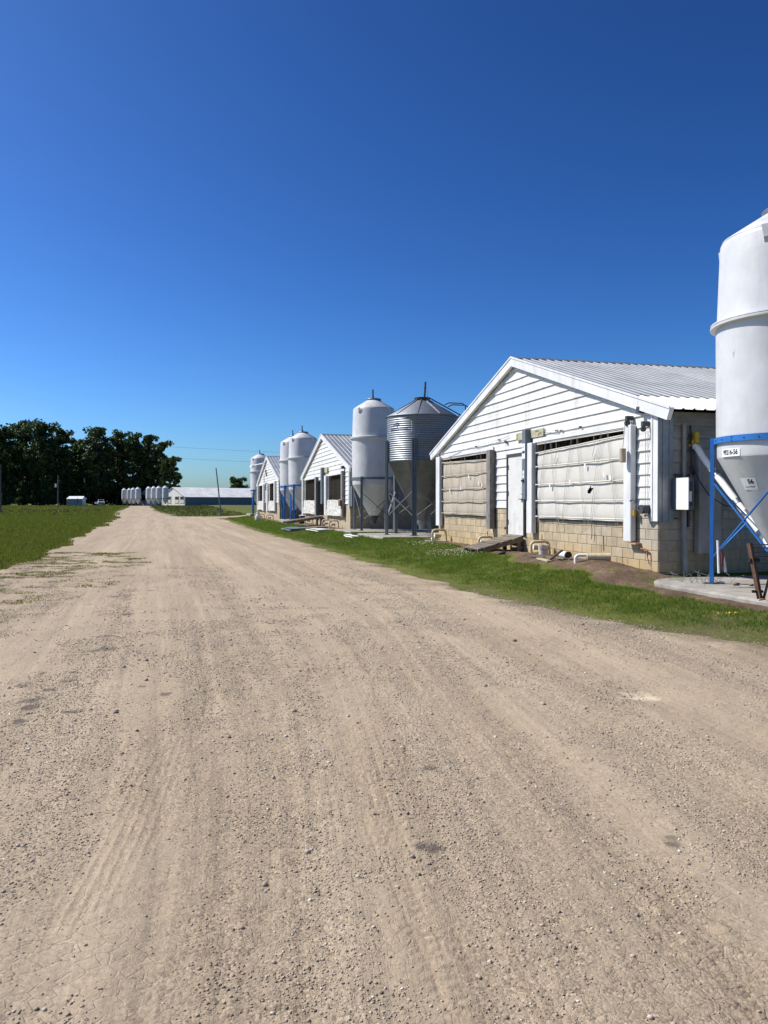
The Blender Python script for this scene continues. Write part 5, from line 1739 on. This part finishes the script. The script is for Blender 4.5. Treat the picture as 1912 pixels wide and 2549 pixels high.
def soil_p(s):
    return np.array([soil_edge(float(t))[1] for t in s])
r = np.random.default_rng(31)
parts = []
for (s0, s1, n, hh, ww) in ((6.8, 14, 120000, .055, .0035), (14, 20, 100000, .058, .004), (20, 30, 80000, .065, .006), (30, 50, 70000, .08, .010), (50, 90, 60000, .11, .02)):
    s = s0 + (s1 - s0) * r.random(n); p = 4.3 * r.random(n) + (-.1)
    q = np.stack([8.9 - SA * s - CA * p, CA * s - SA * p], -1)
    x, y = q[:, 0], q[:, 1]
    edge = RX(y) + .55 * (fbm(x * 1.7, y * 1.7, 131, 4) - .5) + .12
    dens = fbm(x * 1.1, y * 1.1, 133, 4)
    clump = fbm(x * 4.5, y * 4.5, 135, 3)
    ok = x > edge
    soft = np.clip((x - edge) / .7, 0, 1)
    ok &= r.random(n) < (.25 + .75 * soft) * np.clip(.35 + 1.6 * (clump - .3), .12, 1)
    # keep off soil, slabs and barns
    pe = np.interp(s, np.linspace(14, 28, 200), soil_p(np.linspace(14, 28, 200)))
    ok &= ~((s > 14) & (s < 27.7) & (p < pe + .1 * (clump - .5)))
    ok &= ~((s < 14.1) & (p < 1.15 + .8 * (fbm(s * 1.2, s * 0 + 9.5, 75, 4) - .35) + .25 * (clump - .5)))
    ok &= ~((s > sC - 2.0) & (s < sC + 1.7) & (p < 1.62)); ok &= ~((s > sW - 1.9) & (s < sW + 1.7) & (p < 1.52))
    ok &= ~((s > 38.2) & (s < 53) & (p < 1.7)); ok &= ~((s > 52) & (s < 84) & (p < 2.0)); ok &= p > .2
    x, y = x[ok], y[ok]; m = len(x)
    hgt = .85 * hh * (.45 + .9 * r.random(m)) * (.55 + .9 * dens[ok]) * (.5 + .5 * soft[ok])
    parts.append(blades(x, y, hgt, ww * (.6 + .7 * r.random(m)), r, .75))
V, Fa = join(parts)
tag(obj('grass', np_mesh('grass', V, Fa), M['grass']), 'green mown grass verge between the road and the barns', 'grass', kind='stuff')

parts = []
for (y0, y1, n, hh, ww) in ((9, 24, 170000, .026, .007), (15, 40, 100000, .075, .012), (40, 80, 90000, .12, .024), (80, 150, 60000, .17, .05), (150, 250, 45000, .22, .09)):
    y = np.sqrt(y0 * y0 + (y1 * y1 - y0 * y0) * r.random(n))
    left = -(.53 * y + 2.0); lim = LX(y) + (3.6 if y0 == 9 else 1.2)
    x = left + (lim - left) * r.random(n)
    nz = fbm(x * .9, y * .5, 141, 4); cl = fbm(x * 3, y * 3, 143, 3)
    if y0 == 9:
        nz2 = fbm(x * 1.6, y * 2.2, 145, 4); t_ = (x - LX(y)) / 3.6
        ok = (nz2 > .43 + .19 * t_) & (r.random(n) < .9 - .5 * np.clip(t_, 0, 1)) & (cl > .35)
    else: ok = (x < LX(y) + .1 + (1.8 + .02 * y) * (nz - .45)) & (r.random(n) < .35 + 1.2 * np.clip(cl - .25, 0, 1))
    x, y = x[ok], y[ok]; m = len(x)
    parts.append(blades(x, y, hh * (.5 + .9 * r.random(m)) * (.6 + .8 * nz[ok]), ww * (.6 + .8 * r.random(m)), r, .7))
V, Fa = join(parts)
tag(obj('grass', np_mesh('grass', V, Fa), M['grass_far']), 'rough green pasture grass left of the gravel road', 'grass', kind='stuff')

# the wedge of grass beyond the road bend
n = 60000
y = np.sqrt(85 ** 2 + (238 ** 2 - 85 ** 2) * r.random(n)); x0 = RX(y) + .3; x = x0 + (.02 * y + 38) * r.random(n) * np.clip((y - 60) / 60, .5, 1.6)
cl = fbm(x * .7, y * .4, 151, 3); ok = (r.random(n) < .3 + 1.2 * np.clip(cl - .25, 0, 1)) & (gq(x, y) < -1.5)
x, y = x[ok], y[ok]; m = len(x)
V, Fa = blades(x, y, (.10 + .0008 * y) * (.6 + .9 * r.random(m)), (.02 + .0003 * y) * (.7 + .6 * r.random(m)), r, .7)
tag(obj('grass', np_mesh('grass', V, Fa), M['weed']), 'rough grass in the wedge before the distant long barn', 'grass', kind='stuff')

# tall weeds in the far pasture
C = []; Rd = []
for k in range(380):
    Y = 85 + 150 * r.random() ** .8
    if k % 4:
        x = -(.50 * Y + 1) + (LX(Y) - 2.5 + .50 * Y + 1) * r.random()
    else:
        x = RX(Y) + 3 + 30 * r.random()
        if gq(x, Y) > -2: continue
    if fbm(x * .12, Y * .08, 161, 3) < .47: continue
    C.append((x, Y, gz(x, Y) + .12)); Rd.append(.25 + .40 * r.random())
V, Fa = leaves(np.array(C), np.array(Rd), 46, .19, r, .5)
tag(obj('weeds', np_mesh('weeds', V, Fa), M['weed']), 'low leafy weeds scattered over the far pasture', 'weeds', kind='stuff')

# clover flowers in front of the ramp, dandelions by the slab, dry weed on the slab
v, f = octa()
def dots(name, label, cat, pts, rad, m):
    P = np.array(pts); n = len(P)
    V = (v[None] * rad * (.7 + .6 * r.random((n, 1, 1))) + P[:, None, :]).reshape(-1, 3)
    Fa = (f[None] + (np.arange(n) * 6)[:, None, None]).reshape(-1, 3)
    return tag(obj(name, np_mesh(name, V, Fa), M[m]), label, cat, kind='stuff')
pts = []
for k in range(210):
    s_, p_ = (21.2 + r.normal() * .75, 1.75 + r.normal() * .30) if k % 3 else (25.3 + r.normal() * .7, 1.3 + r.normal() * .3)
    q = F(s_, p_); pts.append((q.x, q.y, gz(q.x, q.y) + .055 + .03 * r.random()))
dots('clover_flowers', 'patch of white clover flowers in the grass by the ramp', 'flowers', pts, .011, 'clover')
pts = []
for u_, v_ in ((1810, 1541), (1832, 1542), (1818, 1543), (1836, 1544), (1790, 1538)):
    Yq = 9.9; pq = pix(u_, v_, Yq); pts.append((pq.x, pq.y, gz(pq.x, pq.y) + .05))
dots('dandelions', 'few yellow flowers in the grass near the slab', 'flowers', pts, .014, 'dandelion')
b = MB()
for k in range(46):
    q = F(13.6 + r.normal() * .3, .10 + r.normal() * .25); z = .20
    dx, dy, dz = r.normal() * .10, r.normal() * .10, .04 + .10 * r.random()
    b.tube([(q.x, q.y, z), (q.x + dx * .5, q.y + dy * .5, z + dz), (q.x + dx, q.y + dy, z + dz * 1.2)], .003, 4)
tag(b.build('dry_weeds', M['wood_grey']), 'dry weed stalks on the slab corner by the barn', 'weeds', kind='stuff')
